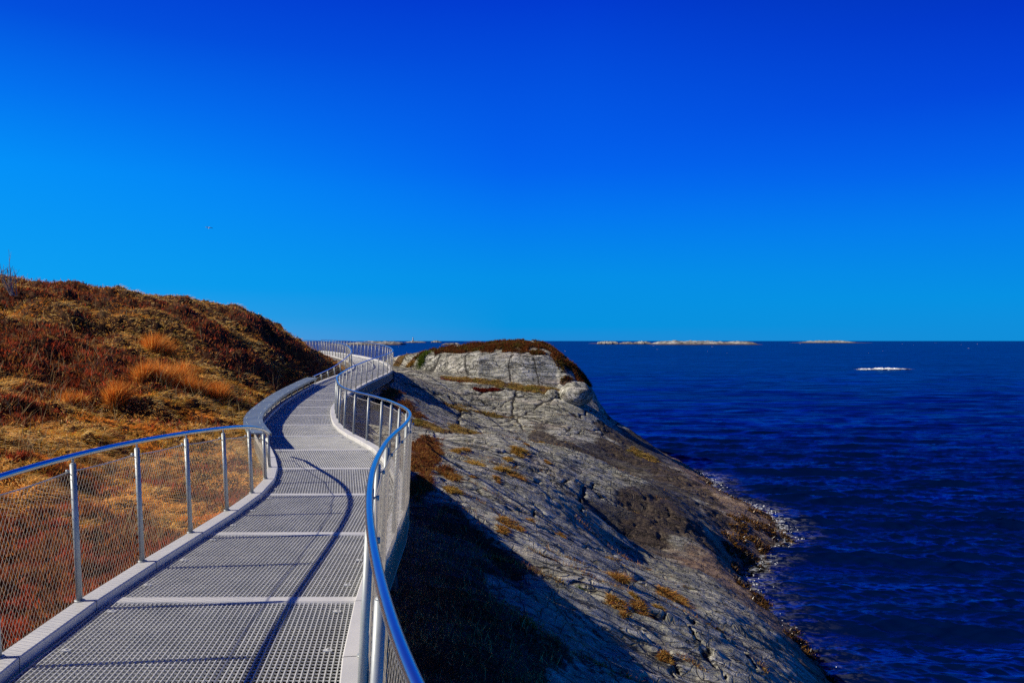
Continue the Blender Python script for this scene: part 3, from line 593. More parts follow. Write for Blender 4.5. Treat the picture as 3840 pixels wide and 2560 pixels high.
TF = [(*s6(820, 1060), 10, 7, 'rust', 'small orange tuft on pale rock, just right of the rail shadow top'),
 (*s6(735, 1080), 6, 9, 'gold', 'small brown tuft beside the upper rail shadow'),
 (*s6(1290, 1095), 18, 8, 'gold', 'broad golden tuft on the crest of the near rock'),
 (*s6(1190, 1145), 10, 7, 'gold', 'round golden tuft left below the broad crest tuft'),
 (*s6(890, 1190), 24, 10, 'gold', 'long golden tuft crossing the rock right of the rail shadow'),
 (*s6(1130, 1250), 16, 14, 'gold', 'tall hummocky golden tuft in the middle of the near rock'),
 (*s6(1250, 1320), 22, 8, 'rust', 'low rusty tuft trailing right below the hummocky tuft'),
 (*s6(1350, 1012), 11, 4, 'rust', 'flat orange tuft in the brown ledge, left of two'),
 (*s6(1480, 998), 13, 4, 'gold', 'flat yellow tuft in the brown ledge, right of two'),
 (*s6(1530, 1192), 9, 5, 'rust', 'little orange tuft right of the crest tufts'),
 (*s6(700, 1432), 18, 10, 'gold', 'thick golden tuft just above the deck shadow edge'),
 (*s6(690, 1310), 28, 8, 'rust', 'long rusty tuft beside the brown heather by the net'),
 (*s6(870, 1335), 9, 5, 'rust', 'small rusty tuft touching the rail shadow'),
 (*s6(1090, 1330), 11, 5, 'rust', 'small rusty tuft below left of the hummocky tuft'),
 (*s6(440, 255), 16, 7, 'green', 'bright green cushion plant at the left foot of the knoll'),
 (*s6(330, 310), 10, 6, 'gold', 'olive tuft below the green cushion plant'),
 (*s7(625, 268), 17, 8, 'rust', 'orange tuft on the rock between the two shadows'),
 (*s7(765, 215), 12, 6, 'rust', 'orange tuft at the rail shadow above the pale rock band'),
 (*s7(910, 262), 13, 5, 'rust', 'orange tuft where the rail shadow meets the pale band'),
 (*s7(1190, 510), 22, 18, 'rust', 'largest upright orange tuft in the centre of the lower rock'),
 (*s7(1470, 585), 40, 10, 'rust', 'long orange tuft in the lower rock, right of the largest'),
 (*s7(1305, 680), 18, 9, 'rust', 'round orange tuft below the long orange tuft'),
 (*s7(1400, 665), 12, 7, 'gold', 'small golden tuft right of the round orange tuft'),
 (*s7(1190, 647), 26, 7, 'rust', 'flat orange tuft below the largest tuft, near the shadow edge'),
 (*s7(1225, 695), 9, 6, 'rust', 'little orange tuft at the very edge of the deck shadow'),
 (*s7(1280, 612), 9, 6, 'gold', 'tiny olive tuft between the largest and the long tuft'),
 (*s7(1425, 875), 14, 6, 'rust', 'lowest orange tuft beside the deck shadow'),
 (*s7(995, 565), 7, 5, 'green', 'tiny green tuft in the deck shadow edge'),
 (*s7(670, 222), 32, 7, 'rust', 'flat orange patch of grass across the upper shaded rock edge')]
for t in TF:
    n = int(420+t[2]*t[3]*7); nm = 'cushion_plant' if 'cushion' in t[5] else 'grass_tuft'
    y0 = hit(t[0], t[1])[1]
    tuft(t[0], t[1], t[2], t[3], n, t[4], t[5], nm, 'cushion plant' if 'cushion' in t[5] else 'grass tuft', g2 if nm == 'grass_tuft' else None, float(np.clip(t[3]*1.633*y0/F*1.5, .08, .35)), .8)
# long pale stalks
x, y = scatter(2600, -.66, -.2, 9, 26, lambda x, y: hcond(x, y) & (noise(x*.6, y*.6, 301) > .12))
m = len(x); P = np.stack([x, y, terr(x, y)-.01], 1); D = unit(rng.normal(0, .35, (m, 3))+[.1, 0, 1])*rng.uniform(.25, .65, m)[:, None]
W = unit(np.cross(D, rng.normal(0, 1, (m, 3))))*(.0022+.00014*y)[:, None]
tris(P, D, W, np.array((.55, .40, .18))*rng.uniform(.5, 1.2, (m, 1)), 'dry_grass_stalks', bend=rng.normal(0, .1, (m, 3))*[1, 1, .3])
tag(COL.objects[-1], 'long pale grass stalks standing above the heather', 'grass', kind='stuff')
# seaweed along the waterline
x = rng.uniform(4.5, 11.5, 480000); y = 1/rng.uniform(1/44, 1/12, 480000); z = terr(x, y)
band = (z > SEA-.25) & (z < SEA+.22+.55*fbm(x*.7, y*.7, 4, 401)+.75*np.exp(-((x-7.6)/2.0)**2-((y-26.2)/2.4)**2))
k = band & (noise(x*2.5, y*2.5, 402)+.6*noise(x*.8, y*.8, 403) > -.15); x, y, z = x[k], y[k], z[k]; m = len(x)
P = np.stack([x, y, z], 1); D = unit(rng.normal(0, .8, (m, 3))+[.3, -.2, .35])*rng.uniform(.05, .16, m)[:, None]; W = unit(rng.normal(0, 1, (m, 3)))*(rng.uniform(.008, .022, m)*(.6+.03*y))[:, None]
tris(P, D, W, pick(np.array([(.10, .05, .008), (.05, .022, .006), (.18, .085, .012), (.03, .013, .005)]), m, x, y), 'seaweed', M['weed'])
tag(COL.objects[-1], 'brown golden seaweed clinging to the rock at the waterline', 'seaweed', kind='stuff')

# ------------------------------------------------------------------ walkway
wk = tag(empty('walkway', (-2, 5, 0)), 'winding galvanised steel grating walkway between the heath hill and the rocks', 'walkway')
bpy.context.view_layer.update()
def wpart(mb, name, mat, parent=wk, smooth=False):
    return mb.build(name, mat, parent, smooth, ploc=parent.location)
joints = 5.88+2.04*np.arange(-4, 28)
for a, b_ in zip(joints[:-1], joints[1:]):
    mb = MB()
    A0, A1 = edge('L', a), edge('R', a); B0, B1 = edge('L', b_), edge('R', b_)
    wdt = np.linalg.norm(A1-A0); nl = int(wdt/.035); nt_ = int(2.0/.044)
    f = (np.arange(nl)+.5)/nl
    g0 = .012
    P0 = A0+(A1-A0)*f[:, None]+(B0-A0)*g0/2; P1 = B0+(B1-B0)*f[:, None]-(B0-A0)*g0/2
    bw, bh = .0034, .015
    mb.boxes(P0-[0, 0, bh], P1-[0, 0, bh], [[bw, 0, 0]], [[0, 0, bh]])
    t = (np.arange(nt_)+.5)/nt_
    Q0 = A0+(B0-A0)*t[:, None]; Q1 = A1+(B1-A1)*t[:, None]
    mb.boxes(Q0-[0, 0, .0075], Q1-[0, 0, .0075], [[0, .0020, 0]], [[0, 0, .0035]])
    # frame bars at both ends
    for tt in (.004, .996):
        Q0 = A0+(B0-A0)*tt; Q1 = A1+(B1-A1)*tt
        mb.boxes([Q0-[0, 0, .017]], [Q1-[0, 0, .017]], [[0, .005, 0]], [[0, 0, .019]])
    # fixing clips
    for fx in (.07, .93):
        for ty in (.2, .55, .9):
            c = (A0+(A1-A0)*fx)*(1-ty)+(B0+(B1-B0)*fx)*ty+[0, 0, .004]
            mb.boxes([c-[.028, 0, 0]], [c+[.028, 0, 0]], [[0, .016, 0]], [[0, 0, .004]])
            mb.tube([c+[0, 0, .003], c+[0, 0, .012]], .008, 8)
    wpart(mb, 'grating_panel', M['grating'])
for a in joints[1:]:
    mb = MB(); A0, A1 = edge('L', a, .06), edge('R', a, .06)
    mb.boxes([A0+[.06, .066, .0002]], [A1+[-.06, .066, .0002]], [[0, .052, 0]], [[0, 0, .0025]])
    mb.boxes([A0+[0, .062, -.10]], [A1+[0, .062, -.10]], [[0, .004, 0]], [[0, 0, .085]])
    mb.boxes([A0+[0, .062, -.19]], [A1+[0, .062, -.19]], [[0, .05, 0]], [[0, 0, .004]])
    wpart(mb, 'joist', M['kerb'])
PY = 5.74+1.02*np.arange(-8, 55)      # post rows
for side in 'LR':
    kb = MB(); sb = MB()
    for a, b_ in zip(PY[:-1], PY[1:]):
        e = .004
        def q(y, off, z): return edge(side, np.array(y), off)+[0, 0, z]
        y0, y1 = a+e, b_-e
        prof = [(-.004, -.045), (-.004, .052), (.004, .060), (.138, .060), (.144, .054), (.144, -.035), (.136, -.035), (.136, .045), (.008, .045), (.008, -.045)]
        V = np.array([q(y0, o, z) for o, z in prof]+[q(y1, o, z) for o, z in prof]); n = len(prof)
        kb.add(V, [[i, (i+1) % n, n+(i+1) % n, n+i] for i in range(n)])
        sb.boxes([q(a, .10, -.20)], [q(b_, .10, -.20)], [[.03, 0, 0]], [[0, 0, .14]])
    wpart(kb, 'kerb', M['kerb']); wpart(sb, 'side_beam', M['beam'])
# legs under the raised stretch
def leg(p_top, p_bot, r):
    mb = MB(); p_top = np.array(p_top); p_bot = np.array(p_bot)
    d = unit((p_bot-p_top)[None])[0]; s = np.cross(d, [0, 1, 0]); s /= np.linalg.norm(s); u = np.cross(d, s)
    mb.boxes([p_top], [p_bot], [s*r], [u*.012]); mb.boxes([p_top+u*(r-.01)], [p_bot+u*(r-.01)], [s*r], [u*.01]); mb.boxes([p_top-u*(r-.01)], [p_bot-u*(r-.01)], [s*r], [u*.01])
    mb.boxes([p_bot-[0, 0, .02]], [p_bot+[0, 0, .03]], [[.16, 0, 0]], [[0, .16, 0]])
    wpart(mb, 'support_leg', M['beam'])
for yy, dx in ((33.2, -.35), (33.6, .5), (29.2, -.3), (29.5, .35), (8.8, -.1), (8.8, .15), (20.6, 0)):
    t = edge('R', np.array(yy), -.1)+[0, 0, -.2]; xb = t[0]+dx; g = float(terr(np.array([xb]), np.array([yy-.2]))[0])
    leg(t, (xb, yy-.2, g-.1), .06)
for yy in (5.0, 11, 17, 23.5, 39, 43):
    for s in 'LR':
        t = edge(s, np.array(yy), -.2)+[0, 0, -.2]; g = float(terr(t[:1], np.array([yy]))[0])
        if g < t[2]-.1: leg(t, (t[0], yy, g-.1), .05)

def post_mesh(mb, side, y, h, cap=True):
    b0 = edge(side, np.array(y), .118)+[0, 0, .058]; lean = .045*h
    t0 = edge(side, np.array(y), .118+lean); t0[2] = float(zd(y))+h
    ax = t0-b0; L = np.linalg.norm(ax); ax /= L
    mb.tube([b0, t0], .0215, 14); mb.tube([t0, t0+ax*.006, t0+ax*.011], [.0215, .017, .006], 14)
    mb.tube([t0+ax*.008, t0+ax*.045], .008, 8)
    mb.tube([b0+[0, 0, .002], b0+[0, 0, .010]], .036, 14)
    o = edge(side, np.array(y), .118+lean+.040); o[2] = t0[2]-.055
    k = MB(); p = t0-ax*.055; k.tube([p, o], .008, 8); k.tube([o-[0, 0, .014], o+[0, 0, .014]], .011, 8)
    return k
def add_post(side, y, h, root):
    mb = MB(); k = post_mesh(mb, side, y, h); p = wpart(mb, 'post', M['post'], root, True)
    b = k.build('net_bracket', M['post'], p, True, ploc=root.location)
def net(side, y0, y1, hf, root, zbot, cell=.045, tall=.072, offs=.150):
    ys = PY[(PY >= y0-.01) & (PY <= y1+.01)]
    nb = MB(); cb = [MB(), MB()]; topc = []
    for a, b_ in zip(ys[:-1], ys[1:]):
        ha, hb = float(hf(a))-.055, float(hf(b_))-.055
        if ha < .12: continue
        At = edge(side, np.array(a), offs-.0)+[0, 0, 0]; Bt = edge(side, np.array(b_), offs)+[0, 0, 0]
        za, zb = float(zd(a)), float(zd(b_))
        Ll = np.linalg.norm(Bt-At); n = int(Ll/cell)
        hgt = max(ha, hb)-zbot; k = hgt/tall*cell        # horizontal travel while climbing the full height
        s0 = np.arange(-int(k/cell)-1, n+2)*cell
        for sgn in (1, -1):
            # line s = s0 + sgn * t * k, t in 0..1
            xs0 = s0 if sgn == 1 else s0+k
            xs1 = xs0+sgn*k
            ta = np.clip(np.where(sgn*k > 0, (0-xs0)/(sgn*k), (Ll-xs0)/(sgn*k)), 0, 1); tb = np.clip(np.where(sgn*k > 0, (Ll-xs0)/(sgn*k), (0-xs0)/(sgn*k)), 0, 1)
            ok = tb-ta > .01; ta, tb, x0 = ta[ok], tb[ok], xs0[ok]
            def pt(t):
                s = x0+sgn*k*t; f = s/Ll; top = ha*(1-f)+hb*f; z0 = za*(1-f)+zb*f
                z = z0+zbot+(top-zbot)*t; lean = .045*np.clip(z-z0, 0, 2)
                d = unit(np.cross((Bt-At)[None], [0, 0, 1.0]))[0]*(1 if side == 'R' else -1)
                P = At+(Bt-At)*f[:, None]; P = P+d*lean[:, None]; P[:, 2] = z; return P
            # two pieces so the wires get a slight zigzag
            nb.wires(pt(ta), pt(tb), .00105 if a < 9 else (.0007 if a < 14 else .0004))
        topc.append((At, Bt, ha, hb, za, zb))
    for At, Bt, ha, hb, za, zb in topc:
        d = unit(np.cross((Bt-At)[None], [0, 0, 1.0]))[0]*(1 if side == 'R' else -1)
        for ci, (hh0, hh1) in enumerate(((ha, hb), (zbot, zbot))):
            f = np.linspace(0, 1, 7); P = At+(Bt-At)*f[:, None]; hh = hh0+(hh1-hh0)*f; P = P+d*(.045*np.clip(hh, 0, 2))[:, None]
            P[:, 2] = za+(zb-za)*f+hh-.012*np.sin(PI*f)*(hh0 > .1)
            cb[ci].tube(P, .0042, 6, cap=False)
    wpart(nb, 'wire_net', M['wire'], root); wpart(cb[0], 'top_cable', M['wire'], root); wpart(cb[1], 'bottom_cable', M['wire'], root)
def handrail(side, y0, y1, hf, root, tail=None):
    ys = np.arange(y0, y1, .08); P = edge(side, ys, 0); h = hf(ys)
    k = np.array([edge(side, np.array(v), .118+.045*float(hh)) for v, hh in zip(ys, h)])
    k[:, 2] = zd(ys)+h+.058
    if tail is not None: k = np.vstack([k, tail])
    mb = MB(); mb.tube(k, .0212, 20); return wpart(mb, 'handrail', M['rail'], root, True)
rr = tag(empty('railing', (-1, 4, 0)), 'long steel railing with wire net and blue shining handrail on the sea side', 'railing')
handrail('R', -2.2, 61, hR, rr)
for y in PY[1:]:
    add_post('R', y, float(hR(y)), rr)
net('R', -2.3, 60.8, hR, rr, -.30)
lr = tag(empty('railing', (-3.2, 6, 0)), 'near steel railing with wire net on the hill side, dipping towards the bench', 'railing')
hs = lambda y: smooth_h(y)
yy = np.arange(-3, 68, .1); hh = smooth1(hL(yy), 5)
hLs = lambda y: np.interp(y, yy, hh)
e = edge('L', np.array(13.3), .1); e[2] = float(zd(13.3))+.27; 
handrail('L', -2.2, 12.9, hLs, lr, tail=[e])
for y in PY[(PY > -1.5) & (PY < 14)]:
    add_post('L', y, float(hLs(y)), lr)
net('L', -1.3, 13.8, hLs, lr, -.22)
bn = tag(empty('bench', (-6, 20, 0)), 'long curved blue-grey steel plate bench on short posts along the walkway', 'bench')
fr = tag(empty('railing', (-7.3, 34, 0)), 'far steel railing with wire net on the hill side beyond the bench', 'railing')
ys = np.concatenate([[14.15], PY[(PY > 14.5) & (PY < 28.6)], [28.9]])
for i, (a, b_) in enumerate(zip(ys[:-1], ys[1:])):
    za, zb = zd(a)+.30, zd(b_)+.30; mb = MB()
    def bp(y, off, z):
        p = edge('L', np.array(y), off); p[2] = z; return p
    e0 = .0015
    ia, oa, ib, ob = bp(a+e0, -.02, za), bp(a+e0, .36, za), bp(b_-e0, -.02, zb), bp(b_-e0, .36, zb)
    if i == 0: oa = bp(a+.0, .36, za); oa[1] = ia[1]; oa[0] = ia[0]-.38
    if i == len(ys)-2: ob[1] = ib[1]; ob[0] = ib[0]-.38
    T = .022
    V = [ia, oa, ob, ib]; V = V+[v-[0, 0, T] for v in V]
    mb.add(V, [[0, 3, 2, 1], [4, 5, 6, 7], [0, 1, 5, 4], [1, 2, 6, 5], [2, 3, 7, 6], [3, 0, 4, 7]])
    for v0, v1 in ((ia, oa), (ib, ob)):
        for f in (.18, .82):
            c = v0+(v1-v0)*f; c2 = c+((ib+ob)/2-(ia+oa)/2)*(.12 if v0 is ia else -.12)
            mb.tube([c2+[0, 0, 0], c2+[0, 0, .006]], [.012, .008], 8)
    # folded lip along the inner and outer edge
    for s0, s1 in ((ia, ib), (oa, ob)):
        mb.boxes([s0-[0, 0, .045]], [s1-[0, 0, .045]], [[.004, 0, 0]], [[0, 0, .022]])
    wpart(mb, 'seat_plate', M['bench'], bn)
for y in PY[(PY > 14) & (PY < 29)]:
    mb = MB(); b0 = edge('L', np.array(y), .118)+[0, 0, .058]; mb.tube([b0, b0+[0, 0, .215]], .0215, 14); mb.tube([b0+[0, 0, .002], b0+[0, 0, .01]], .036, 12)
    mb.boxes([b0+[-.12, 0, .217]], [b0+[.10, 0, .217]], [[0, .02, 0]], [[0, 0, .006]])
    wpart(mb, 'post', M['post'], bn, True)
net('L', 13.6, 28.8, lambda y: .30, bn, -.22)
s_ = edge('L', np.array(28.95), .1); s_[2] = zd(28.95)+.30
handrail('L', 28.95, 60, hLs, fr)
for y in PY[(PY > 28.6) & (PY < 60)]:
    add_post('L', y, float(hLs(y)), fr)
net('L', 28.6, 59.8, hLs, fr, -.22)

# ------------------------------------------------------------------ boulder at the knoll foot, shrub, bird
def boulder(px, py, r, label, up=.25):
    x, y, z = hit(px, py); sz = r*1.633*y/F
    th = np.linspace(0, PI, 22); ph = np.linspace(0, 2*PI, 37)[:-1]
    T, Pp = np.meshgrid(th, ph, indexing='ij'); d = np.stack([np.sin(T)*np.cos(Pp), np.sin(T)*np.sin(Pp), np.cos(T)], -1).reshape(-1, 3)
    rr_ = 1+.16*fbm(d[:, 0]*1.5+px, d[:, 1]*1.5+d[:, 2], 4, 501)
    V = d*rr_[:, None]*[sz, sz*.9, sz*.72]; n = 36
    i = np.arange(21)[:, None]*n; j = np.arange(n)[None]; Qd = np.stack([i+j, i+(j+1) % n, i+n+(j+1) % n, i+n+j], -1).reshape(-1, 4)
    o = mesh_np('boulder', V, Qd, M['rock'], smooth=True); o.location = (x, y-sz*.3, z+sz*up)
    tag(o, label, 'boulder', 'rounded boulders at the foot of the knoll')
boulder(1268, 912, 17, 'small rounded grey boulder in front of the right end of the knoll', .3)
boulder(1322, 922, 38, 'big smooth grey boulder bulging from the right end of the knoll', .45)
boulder(880, 838, 9, 'pinkish round stone right beside the far bend of the walkway')

sx, sy, sz = hit(28, 672)
sh = tag(empty('bare_shrub', (sx, sy, sz)), 'leafless pale shrub standing on the hill crest', 'shrub')
r2 = np.random.default_rng(3)
for i in range(13):
    px = rng.uniform(-2, 38) if i > 8 else -6+i*5.5
    b0 = np.array([(28+r2.uniform(-9, 9))*1.633, 0]); top = (px*1.633-CX)/F*sy+r2.uniform(-.05, .05)
    hgt = r2.uniform(.6, 1.0)*1.15 if i != 4 else 1.35
    P0 = np.array([sx+r2.uniform(-.12, .12), sy+r2.uniform(-.1, .1), sz-.1]); P2 = np.array([top, sy+r2.uniform(-.3, .3), sz+hgt])
    t = np.linspace(0, 1, 9)[:, None]; P1 = (P0+P2)/2+[(top-sx)*.35, 0, -.05]
    P = (1-t)**2*P0+2*t*(1-t)*P1+t*t*P2+r2.normal(0, .012, (9, 3))*np.minimum(t, 1)
    mb = MB(); mb.tube(P, np.linspace(.014, .0035, 9), 5)
    for k in (3, 4, 5, 6):
        if r2.uniform() < .75:
            e1 = P[k]+np.array([r2.normal(0, .16), r2.normal(0, .1), r2.uniform(.15, .35)]); mb.tube([P[k], (P[k]+e1)/2+[0, 0, -.02], e1], [.007, .005, .0025], 4)
    mb.build('branch', M['bark'], sh, ploc=sh.location)

# gull: one continuous body with wings, seen nearly head-on
by = 120.0; bx = (783-CX)/F*by; bz = EYE-(855-CY)/F*by
bird = tag(empty('gull', (bx, by, bz)), 'flying gull with dark spread wings and pale belly in the blue sky', 'bird'); bird.rotation_euler = (.55, .12, .15)
mb = MB()
ys = np.linspace(-.24, .26, 12); rad = np.array([.004, .03, .045, .052, .062, .07, .072, .066, .055, .038, .024, .008])*.9
ctr = np.stack([np.zeros(12), ys, -.01+.02*np.cos(ys*4)], 1); mb.tube(ctr, rad, 12)
mb.tube([(0, -.24, 0), (0, -.30, -.006)], [.010, .002], 6)
mb.boxes([(0, .2, 0)], [(0, .36, .005)], [[.05, 0, 0]], [[0, 0, .005]])
mb.build('body', M['white'], bird, True)
def wing(s):
    st = np.linspace(0, 1, 12); V = []
    for t in st:
        x = s*(.03+.58*t); z = .05+.09*math.sin(t*2.2)-.17*t**2.2; ch = .24*(1-t)**.5*(1-.1*t)+.012; yq = -.02+.12*t*t
        for a, th in ((-.45, .0), (0, .014*(1-t)), (.55, 0)): V.append((x, yq+a*ch, z+th))
        for a, th in ((.55, -.004), (0, -.01*(1-t)-.003), (-.45, -.004)): V.append((x, yq+a*ch, z+th))
    Qd = [[i*6+k, i*6+(k+1) % 6, (i+1)*6+(k+1) % 6, (i+1)*6+k] for i in range(11) for k in range(6)]
    m2 = MB(); m2.add(V, Qd); m2.add([V[-6], V[-5], V[-4], V[-3], V[-2], V[-1]], [[0, 1, 4, 5], [1, 2, 3, 4]])
    return m2.build('wing', M['black'], bird, True)
wing(1); wing(-1)

# ------------------------------------------------------------------ far islands
def island(name, x0, x1, ybase, prof, label, d=None, mat='island', depth=.35):
    """x0,x1: full-size pixel extent; prof: list of (fraction, pixels above the waterline)"""
    d = d or (EYE-SEA)*F/(ybase-CY)
    n = int(np.clip((x1-x0)*1.2, 40, 420)); mrow = 40
    f = np.linspace(0, 1, n); g = np.linspace(-1, 1, mrow)
    px = x0+(x1-x0)*f
    hh = .86*np.interp(f, [p[0] for p in prof], [p[1] for p in prof])*d/F
    W = (x1-x0)/F*d; dep = min(W*depth, d*.12)
    FX, GG = np.meshgrid(f, g)
    Xw = (x0+(x1-x0)*FX-CX)/F*d
    Yw = d+dep*(GG+.25*noise(FX*7, GG*0+x0*.1, 5)*.6)
    e = np.clip(1-np.abs(GG)**2.2, 0, 1)**.6
    s = W/40+1
    sharp = fbm(FX*18+x0, GG*2.5, 4, int(x0) % 97)
    Zw = np.interp(FX, f, hh)*(e*(1+.12*sharp)+.10*sharp*e)
    edgef = np.minimum(1, np.minimum(FX, 1-FX)*25)
    Zw = SEA-1.2*(1-e*edgef)+Zw*edgef
    V = np.stack([Xw, Yw, Zw], -1).reshape(-1, 3)
    i = np.arange(mrow-1)[:, None]*n; j = np.arange(n-1)[None]; Qd = np.stack([i+j, i+j+1, i+n+j+1, i+n+j], -1).reshape(-1, 4)
    o = mesh_np(name, V, Qd, M[mat], smooth=False)
    return tag(o, label, 'island', 'islands on the horizon', kind='structure')
island('island', 1222, 1522, 1292.5, [(0, 0), (.05, 2), (.15, 4), (.25, 4), (.35, 9), (.45, 12), (.55, 15), (.62, 14.5), (.7, 14), (.8, 14.5), (.88, 13), (.95, 9), (1, 3)], 'low bare rocky island left of the lighthouse, behind the far walkway rail')
island('island', 1155, 1200, 1289.5, [(0, 0), (.3, 1.5), (.7, 1.5), (1, 0)], 'tiny dark skerry seen through the far rail near the hill')
island('island', 1515, 1602, 1284.5, [(0, 1), (.2, 4), (.38, 8), (.55, 5.5), (.8, 5), (1, .5)], 'low rocky island carrying the lighthouse')
island('island', 1615, 1658, 1284, [(0, 0), (.1, 5), (.35, 8.5), (.6, 8), (.8, 5), (1, 1)], 'rounded pale island right of the lighthouse')
island('island', 1652, 1728, 1293.5, [(0, 0), (.1, 4), (.3, 8), (.6, 9.5), (.85, 8), (1, 3)], 'pale flat island just left of the rock knoll')
island('island', 2206, 2290, 1287.5, [(0, 0), (.2, 2), (.8, 2.5), (1, 1)], 'dark low reef left of the pale island group', d=2100)
island('island', 2238, 2320, 1290, [(0, 0), (.03, 7), (.2, 11), (.5, 12.5), (.8, 11), (.97, 6), (1, 0)], 'smooth pale island at the left end of the long group')
island('island', 2318, 2446, 1290, [(0, 3), (.15, 7), (.3, 9), (.45, 7), (.55, 8), (.62, 12), (.8, 11), (.93, 6), (1, 1)], 'pale island of two humps between the smooth one and the long one')
island('island', 2446, 2840, 1291.5, [(0, 1), (.04, 8), (.1, 14), (.2, 15.5), (.35, 14.5), (.5, 15.5), (.62, 12), (.7, 8.5), (.76, 12), (.84, 14), (.9, 11), (.93, 4), (1, .5)], 'longest pale rocky island on the horizon')
island('island', 2965, 3250, 1285.5, [(0, 0), (.15, 2), (.28, 8), (.4, 9.5), (.55, 8.5), (.64, 10), (.68, 7), (.8, 2), (1, .5)], 'thin pale island alone on the right of the horizon')
island('island', 1735, 1812, 1280, [(0, 0), (.2, 1.5), (.5, 3.5), (.8, 3), (1, 0)], 'faint haze-blue hill on the horizon behind the knoll', d=9500, mat='farland')
# lighthouse
ld = (EYE-SEA)*F/(1284.5-CY); lx = (1548.5-CX)/F*ld; u_ = ld/F
lh = tag(empty('lighthouse', (lx, ld, SEA+5*u_)), 'small black and white lighthouse on the rocky island', 'lighthouse')
def ltube(pts, rs, name, mat):
    mb = MB(); mb.tube([(lx, ld, SEA+a*u_) for a in pts], [r*u_ for r in rs], 16); return mb.build(name, M[mat], lh, ploc=lh.location)
ltube([5, 9.3], [3.0, 2.6], 'base', 'black'); ltube([9.3, 12.5], [2.3, 2.1], 'lower_band', 'white'); ltube([12.5, 15.2], [2.15, 1.9], 'dark_band', 'black')
ltube([15.2, 18.2], [1.9, 1.7], 'upper_band', 'white'); ltube([18.2, 18.6], [2.2, 2.2], 'gallery', 'black'); ltube([18.6, 20.3], [1.2, 1.2], 'lantern', 'white'); ltube([20.3, 21.6], [1.5, .2], 'roof', 'black')

# ------------------------------------------------------------------ sea
inv = np.concatenate([np.linspace(1/9., 1/15.5, 30)[:-1], np.linspace(1/15.5, 1/20., 100)[:-1], np.linspace(1/20., 1/3000., 560)])
rows = 1/inv
cols = np.concatenate([np.linspace(-1.4, -.32, 60)[:-1], np.linspace(-.32, .72, 900)[:-1], np.linspace(.72, 1.5, 60)])
X, Y, Q = polar(cols, rows)
row_dy = np.abs(np.gradient(rows)); DY = np.repeat(row_dy, len(cols)); DXc = Y*.00116
Zs = np.zeros_like(X); HX = np.zeros_like(X); HY = np.zeros_like(X)
rw = np.random.default_rng(11)
near = Y < 420
Xn, Yn, DYn = X[near], Y[near], DY[near]; zz = np.zeros_like(Xn); hx = np.zeros_like(Xn); hy = np.zeros_like(Xn)
main = math.radians(-98)
NW = 150
for i in range(NW):
    lam = 7*(.17/7)**(i/(NW-1.))*rw.uniform(.9, 1.1); th = main+rw.normal(0, .22 if lam > .8 else .40)
    kx, ky = math.cos(th)*2*PI/lam, math.sin(th)*2*PI/lam
    slope = .047*(1.1 if lam < .5 else (1.0 if lam < 1.6 else (.6 if lam < 3 else .42)))
    amp = slope*lam/(2*PI)*rw.uniform(.6, 1.3)
    att = 1-sst(.32, .6, np.maximum(DYn*abs(math.sin(th)), .0015*Yn)/lam)
    ph = kx*Xn+ky*Yn+rw.uniform(0, 2*PI); c, s = np.cos(ph), np.sin(ph)
    zz += amp*att*c; hx -= amp*att*s*kx/np.hypot(kx, ky)*.9; hy -= amp*att*s*ky/np.hypot(kx, ky)*.9
gust = .9+.25*sst(-.4, .5, fbm(Xn*.03, Yn*.02, 3, 601))
zz *= gust
Zs[near] = zz; HX[near] = hx*gust; HY[near] = hy*gust
far_q = (rows.max())
V = np.stack([X+HX, Y+HY, SEA+Zs], 1)
# outer ring to the horizon
n0 = len(V); yo = np.array([3000, 9000, 90000.]); xo = np.array([-1.4, -.32, .72, 1.5])
cz = V[(Q.min(1))]
inside = terr0(X[Q[:, 0]], Y[Q[:, 0]]) > SEA+2.0
inside &= (Y[Q[:, 0]] < 70) & (X[Q[:, 0]] < 12)
Qk = Q[~inside]
Xo, Yo, Qo = polar(cols[::20].tolist()+[cols[-1]], [3000.0, 9000.0, 90000.0])
V = np.vstack([V, np.stack([Xo, Yo, np.full_like(Xo, SEA)], 1)]); Qk = np.vstack([Qk, Qo+n0])
sea = tag(mesh_np('sea', V, Qk, M['sea'], smooth=True), 'deep blue choppy sea reaching the horizon', kind='structure')

